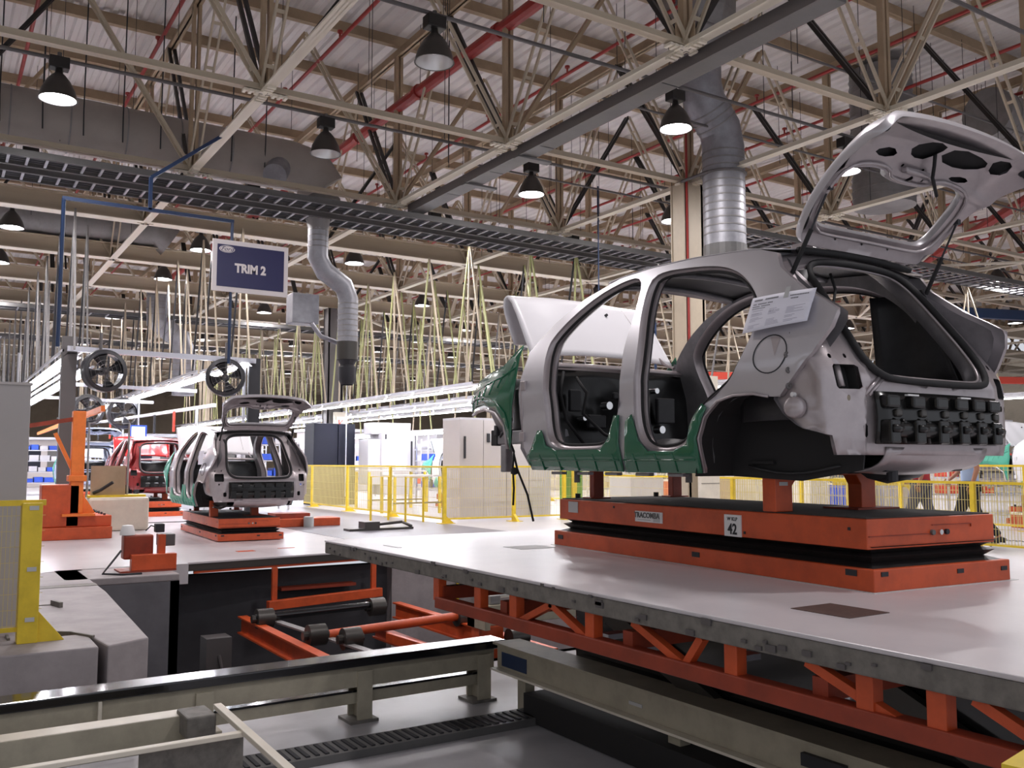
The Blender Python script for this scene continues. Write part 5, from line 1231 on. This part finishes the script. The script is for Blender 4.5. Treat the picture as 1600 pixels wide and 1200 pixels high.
MB().box(0, .55, .3, .45, 0, 1.14).build('pad', 'green_pad', t, bevel=.02); MB().box(.22, .36, .26, .3, 0, 1.14).build('strip', 'yellow', t)
# work tables
def table(lb, x, y, w, d, h):
    t = thing('work_table', lb, 'table', (x, y, ZF))
    MB().box(0, w, 0, d, h - .04, h).build('table_top', 'white_cab', t)
    for (a, b) in ((.03, .03), (w - .03, .03), (.03, d - .03), (w - .03, d - .03)): MB().box(a - .03, a + .03, b - .03, b + .03, 0, h - .04).build('leg', 'yellow', t)
    MB().box(0, w, .0, .03, .25, .29).build('stretcher', 'amber_panel', t)
table('yellow legged white table behind the aisle fence, left one', 9.6, 20.4, 1.3, .8, .95)
table('yellow legged white table behind the aisle fence, taller right one', 9.8, 22.4, 1.7, .9, 1.05)
for (x, y, lb) in [(8.2, 18.6, 'low yellow hoop guard on the aisle, left of the tables'), (8.55, 17.6, 'low yellow hoop guard on the aisle nearest the deck')]:
    t = MB().tube([(x, y, ZF), (x, y, ZF + .95), (x + .42, y, ZF + .95), (x + .42, y, ZF)], .025, 8).build('hoop_guard', 'yellow'); tag(t, lb, 'guard')
t = thing('tube_barrier', 'thick yellow bent tube barrier seen under the sill of the nearest car', 'barrier', (0, 0, 0))
MB().tube([(17.5, 13.8, ZF + .82), (18.6, 12.9, ZF + .82), (18.8, 12.75, ZF + .75), (18.85, 12.7, ZF + .6), (18.85, 12.7, ZF)], .08, 12).build('rail', 'yellow', t, smooth=True)
MB().cyl((17.8, 13.6, ZF), (17.8, 13.6, ZF + .8), .08, 12).build('post', 'yellow', t, autos=.6)
# shelves with blue bins
def bin_rack(lb, x, y, w, rz=0, seed=1, n=4, cols=('blue_bin', 'blue_bin', 'blue_bin', 'white_cab')):
    random.seed(seed)
    t = thing('flow_rack', lb, 'rack', (x, y, ZF), rz)
    for a in (0, w): 
        for b in (0, .8): MB().box(a - .02, a + .02, b - .02, b + .02, 0, 2.1).build('upright', 'alu', t)
    for k in range(n): MB().box(0, w, 0, .8, .45 + k * .42, .48 + k * .42).build('shelf', 'alu', t)
    for k in range(n):
        a = .05; q = 0
        while a < w - .3:
            q += 1; ww = random.uniform(.26, .4); hh = random.uniform(.14, .22); m = random.choice(cols)
            b = MB(); z0 = .482 + k * .42; d = .5
            b.box(a, a + ww, .05, .05 + d, 0 + z0, z0 + .01).box(a, a + .01, .05, .05 + d, z0, z0 + hh).box(a + ww - .01, a + ww, .05, .05 + d, z0, z0 + hh).box(a, a + ww, .05, .06, z0, z0 + hh).box(a, a + ww, .04 + d, .05 + d, z0, z0 + hh)
            bo = b.build('storage_bin', m, None); bo.location = (x, y, ZF); bo.rotation_euler = (0, 0, rz)
            tag(bo, '%s %s storage bin on the %s shelf %s' % (ORD[q - 1], {'blue_bin': 'blue', 'white_cab': 'white', 'red_box': 'red', 'card': 'cardboard', 'yellow': 'yellow', 'tray_grey': 'grey'}[m], ('lowest', 'second', 'third', 'top')[k], lb.split(' rack ')[-1]), 'bin', 'bins ' + lb.split(' rack ')[-1])
            MB().cbox((a + ww / 2, .3, z0 + hh * .7), (ww * .7, .3, hh * .5), .2).build('contents', random.choice(['white_cab', 'ink', 'tray_grey', 'red_box', 'paper']), bo)
            a += ww + .03
    return t
bin_rack('flow rack right of the white electrical cabinet', 13.2, 25.6, 2.2, 0, 3)
bin_rack('flow rack left of the car line', .6, 24.0, 1.3, 0, 5)
bin_rack('flow rack beyond the second silver car', 6.0, 24.0, 2.2, 0, 6, cols=('blue_bin', 'tray_grey', 'white_cab'))
bin_rack('flow rack behind the pale blue car', 2.2, 40.0, 3.6, 0, 7, cols=('blue_bin', 'white_cab', 'white_cab'))
bin_rack('flow rack behind the walking people', 21.5, 13.5, 3.0, -.3, 8, cols=('white_cab', 'red_box', 'card', 'white_cab'))
bin_rack('flow rack at the right edge above the white car', 24.0, 11.2, 2.8, -.5, 9, cols=('white_cab', 'red_box', 'white_cab'))
bin_rack('flow rack seen through the rear arch', 17.6, 22.4, 2.6, 0, 10, cols=('card', 'yellow', 'white_cab', 'blue_bin'))
bin_rack('flow rack beyond the white car', 15.2, 30.0, 3.2, 0, 11, cols=('white_cab', 'white_cab', 'blue_bin', 'red_box'))
bin_rack('flow rack farther along the blue bins', 10.6, 31.0, 3.6, 0, 12, cols=('white_cab', 'blue_bin', 'white_cab'))
bin_rack('flow rack near the hall end', 7.4, 33.0, 3.0, 0, 13, cols=('white_cab', 'white_cab', 'tray_grey'))
for k, (x, y, w, h) in enumerate([(9.5, 40, 3, 2.4), (14, 38, 3, 2.6), (19, 36, 4, 2.6), (6.2, 36, 2, 2.2), (-1.5, 44, 3, 2.4), (24, 34, 4, 2.8), (29, 28, 4, 2.6), (33, 20, 3, 2.8), (0.6, 52, 3, 2.7), (4.0, 52, 3, 2.4), (-5, 50, 4, 2.6)]):
    t = thing('machine_booth', 'pale machine booth far down the hall, %s from the left' % ORD[[5, 6, 7, 4, 1, 8, 9, 10, 2, 3, 0][k]], 'booth', (x, y, ZF))
    MB().box(0, w, 0, 2, 0, h).build('body', ['white_cab', 'beige_cab'][k % 2], t, bevel=.03)
    for q in range(int(w)): MB().box(.15 + q, .85 + q, -.02, 0, .9, h - .3).build('window', ['navy_cab', 'tray_grey', 'white_plate'][(k + q) % 3], t)
    MB().box(-.1, w + .1, -.15, 2.1, h, h + .12).build('roof_rim', 'alu', t)
# crates and boxes beyond the right fence
def crate(lb, x, y, w, d, h, m, rz=0, z=0):
    t = thing('crate', lb, 'crate', (x, y, ZF + z), rz)
    MB().box(0, w, 0, d, 0, h).build('body', m, t, bevel=.02); MB().box(-.01, w + .01, -.01, d + .01, h - .05, h).build('lid', 'beige_light' if m != 'beige_light' else 'card', t)
crate('white box beyond the fence, left of the tube barrier', 13.7, 16.4, 1.0, .8, .95, 'white_cab')
crate('cardboard box beyond the fence under the car sill', 16.3, 16.2, .5, .8, .95, 'card')
crate('pale box beside the cardboard one', 17.35, 16.1, .5, .8, .95, 'beige_light')
crate('blue crate behind the yellow tube barrier', 19.2, 14.6, .9, .7, .75, 'blue_bin')
crate('white crate behind the yellow tube barrier', 20.2, 14.4, 1.3, .8, .85, 'white_cab')
crate('orange crate behind the first pedestal posts', 15.3, 16.6, .8, .6, .85, 'orange')
crate('yellow pallet box at the right edge', 17.4, 5.3, 1.2, 1.0, .9, 'amber_panel')
crate('low orange skid beyond the walking people', 17.8, 9.4, 3.4, .6, .3, 'orange', -.2)
crate('beige box seen through the gantry of the pedestal', 20.0, 16.5, .8, .8, 1.2, 'beige_light')
for (x, y, lb) in [(14.3, 16.55, 'white notice hanging on the far yellow fence, left one'), (15.35, 16.5, 'white notice hanging on the far yellow fence, right one')]:
    MBo = MB().box(x, x + .3, y - .02, y, ZF + .55, ZF + 1.05).build('notice', 'paper'); tag(MBo, lb, 'notice')
# grille line on the floor at the right
g = tag(MB().box(14.6, 14.8, 4, 14, ZF, ZF + .015).build('floor_drain', 'white_plate'), 'long slotted floor drain beyond the fence', 'drain')
s = MB()
for k in range(100): s.box(14.63, 14.77, 4.05 + k * .1, 4.11 + k * .1, ZF + .015, ZF + .02)
s.build('slot', 'ink', g)['kind'] = 'stuff'
# far silhouettes: big red beam and blue beam at right
tag(MB().bar((20, 21, 2.7), (34, 15, 2.7), .2, .22).build('crane_beam', 'red_box'), 'orange red crane beam seen beside and through the hatch opening', 'beam')
tag(MB().bar((25, 16.6, 4.6), (36, 13.4, 4.6), .2, .3).build('crane_beam', 'blue_tube'), 'dark blue crane beam behind the right gas strut', 'beam')
# small clutter around deck two
t = thing('skid_frame', 'flat orange skid right of the second pedestal', 'skid', (5.6, 17.6, ZF))
MB().box(0, 1.5, 0, .5, .0, .16).build('base', 'orange', t, bevel=.01); MB().box(.2, .9, .1, .6, .16, .26).build('plate', 'orange_deep', t); MB().cyl((.8, -.1, .0), (.8, -.1, .2), .1, 12).build('roller', 'plate_grey', t, autos=.6)
t = MB().box(6.6, 7.9, 15.9, 16.2, ZF, ZF + .04).box(6.9, 7.2, 15.9, 16.2, ZF + .04, ZF + .16).tube([(7.2, 16, ZF + .1), (7.6, 15.8, ZF + .15), (7.9, 16, ZF + .05)], .03, 6).build('floor_chain', 'lamp_shell'); tag(t, 'dark chain guide lying on the aisle floor', 'guide')
# ------------------------------------------------------------------ people (walking behind the right fence)
def skin_body(name, joints, bones, m, parent, sub=2):
    me = bpy.data.meshes.new(name); keys = list(joints); idx = {k: i for i, k in enumerate(keys)}
    me.from_pydata([joints[k][0] for k in keys], [(idx[a], idx[b]) for a, b in bones], [])
    o = bpy.data.objects.new(name, me); COL.objects.link(o)
    md = o.modifiers.new('skin', 'SKIN'); sv = me.skin_vertices[0].data
    for k in keys:
        r = joints[k][1]; sv[idx[k]].radius = r if isinstance(r, tuple) else (r, r)
    sv[0].use_root = True
    s = o.modifiers.new('sub', 'SUBSURF'); s.levels = sub; s.render_levels = sub
    dg = bpy.context.evaluated_depsgraph_get(); m2 = bpy.data.meshes.new_from_object(o.evaluated_get(dg)); bpy.data.objects.remove(o)
    m2.name = name; m2.materials.clear(); m2.materials.append(MATS[m]); m2.polygons.foreach_set('use_smooth', [True] * len(m2.polygons))
    q = bpy.data.objects.new(name, m2); COL.objects.link(q); q.parent = parent
    return q
def person(label, loc, rz, shirt, pants, stride=.28, lean=0.0, arm=1):
    t = thing('person', label, 'person', loc, rz); t.scale = (1.08, 1.08, 1.05)          # faces local +Y
    J = dict(pelvis=((0, 0, .95), (.13, .10)), belly=((0, .01, 1.1), (.125, .095)), chest=((0, .01, 1.3), (.15, .105)), neck=((0, .01, 1.47), .05), head=((0, .03, 1.56), (.065, .075)), crown=((0, .03, 1.66), (.07, .085)),
             shL=((-.17, 0, 1.40), .055), shR=((.17, 0, 1.40), .055), elL=((-.24, -.12 * arm, 1.13), .040), elR=((.24, .10 * arm, 1.14), .040), wrL=((-.25, -.05, .90), .027), wrR=((.24, .26, .98), .027), haL=((-.25, -.03, .84), (.018, .035)), haR=((.24, .31, .94), (.018, .035)),
             hipL=((-.09, .0, .90), .085), hipR=((.09, 0, .90), .085), knL=((-.10, .14, .50), .058), knR=((.10, -.04, .50), .058), anL=((-.10, stride, .10), .038), anR=((.10, -stride - .05, .16), .038), toL=((-.10, stride + .16, .04), (.035, .03)), toR=((.10, -stride + .08, .05), (.035, .03)))
    B = [('pelvis', 'belly'), ('belly', 'chest'), ('chest', 'neck'), ('neck', 'head'), ('head', 'crown'), ('chest', 'shL'), ('chest', 'shR'), ('shL', 'elL'), ('shR', 'elR'), ('elL', 'wrL'), ('elR', 'wrR'), ('wrL', 'haL'), ('wrR', 'haR'),
         ('pelvis', 'hipL'), ('pelvis', 'hipR'), ('hipL', 'knL'), ('hipR', 'knR'), ('knL', 'anL'), ('knR', 'anR'), ('anL', 'toL'), ('anR', 'toR')]
    skin_body('body', J, B, 'skin_tone', t)
    up = {k: J[k] for k in ('belly', 'pelvis', 'chest', 'neck', 'shL', 'shR', 'elL', 'elR')}
    cl = {}
    for k, (p, r) in up.items(): cl[k] = (p, tuple(x + .022 for x in r) if isinstance(r, tuple) else r + .018)
    mid = lambda a, b, f: tuple(a[i] * (1 - f) + b[i] * f for i in range(3))
    cl['neck'] = (mid(J['chest'][0], J['neck'][0], .75), .075); cl['elL'] = (mid(J['shL'][0], J['elL'][0], .8), .06); cl['elR'] = (mid(J['shR'][0], J['elR'][0], .8), .06); cl['pelvis'] = ((0, 0, .84), (.185, .145)); cl['belly'] = ((0, .01, 1.1), (.165, .125))
    skin_body('shirt', cl, [('belly', 'pelvis'), ('belly', 'chest'), ('chest', 'neck'), ('chest', 'shL'), ('chest', 'shR'), ('shL', 'elL'), ('shR', 'elR')], shirt, t)
    pn = dict(pelvis=((0, 0, .97), (.15, .12)), hipL=((-.09, 0, .86), .125), hipR=((.09, 0, .86), .125), knL=(J['knL'][0], .075), knR=(J['knR'][0], .075), anL=(J['anL'][0], .06), anR=(J['anR'][0], .06))
    skin_body('trousers', pn, [('pelvis', 'hipL'), ('pelvis', 'hipR'), ('hipL', 'knL'), ('hipR', 'knR'), ('knL', 'anL'), ('knR', 'anR')], pants, t)
    for k in ('L', 'R'):
        a = J['an' + k][0]; b = J['to' + k][0]
        MB().tube([Vector(a) + Vector((0, -.07, -.06)), Vector(a) + Vector((0, 0, -.04)), Vector(b), Vector(b) + Vector((0, .05, 0))], [.035, .048, .045, .02], 10).build('shoe', 'ink', t, smooth=True)
        h = Vector(J['ha' + k][0])
        f = MB()
        for q in range(4): f.tube([h + Vector((0, -.026 + q * .017, -.01)), h + Vector((.004, -.026 + q * .018, -.055)), h + Vector((.014, -.024 + q * .017, -.085 - .006 * (q in (1, 2)))) ], [.009, .008, .006], 6)
        f.tube([h + Vector((0, .03, .02)), h + Vector((.005, .052, -.01)), h + Vector((.012, .052, -.035))], [.010, .009, .007], 6)
        f.build('finger', 'skin_tone', t, smooth=True)
    MB().lathe([(.001, .115), (.05, .105), (.085, .06), (.098, .0), (.092, -.05)], (0, .012, 1.66), 18).build('hair', 'hair', t, smooth=True)
    MB().tube([(0, .10, 1.655), (0, .128, 1.625), (0, .118, 1.612)], [.008, .014, .009], 8).build('nose', 'skin_tone', t, smooth=True)
    for s in (-1, 1):
        MB().lathe([(.001, .012), (.010, .006), (.012, 0)], (s * .032, .108, 1.652), 10, axis=(0, 1, 0)).build('eye', 'white_plate', t, smooth=True)
        MB().lathe([(.001, .0145), (.005, .012)], (s * .032, .108, 1.652), 8, axis=(0, 1, 0)).build('pupil', 'ink', t)
        MB().lathe([(.001, .02), (.018, .012), (.024, 0)], (s * .078, .02, 1.63), 10, axis=(s, -.2, 0)).build('ear', 'skin_tone', t, smooth=True)
    MB().tube([(-.022, .108, 1.585), (0, .115, 1.583), (.022, .108, 1.585)], .005, 6).build('mouth', 'shirt_red', t)
    return t
person('person in a light blue shirt and dark trousers walking behind the right fence', (13.3, 8.0, ZF), math.radians(25), 'shirt_blue', 'trousers_dark')
person('person in a dark red shirt and grey trousers walking ahead of the other', (13.75, 9.1, ZF), math.radians(15), 'shirt_red', 'trousers_grey')
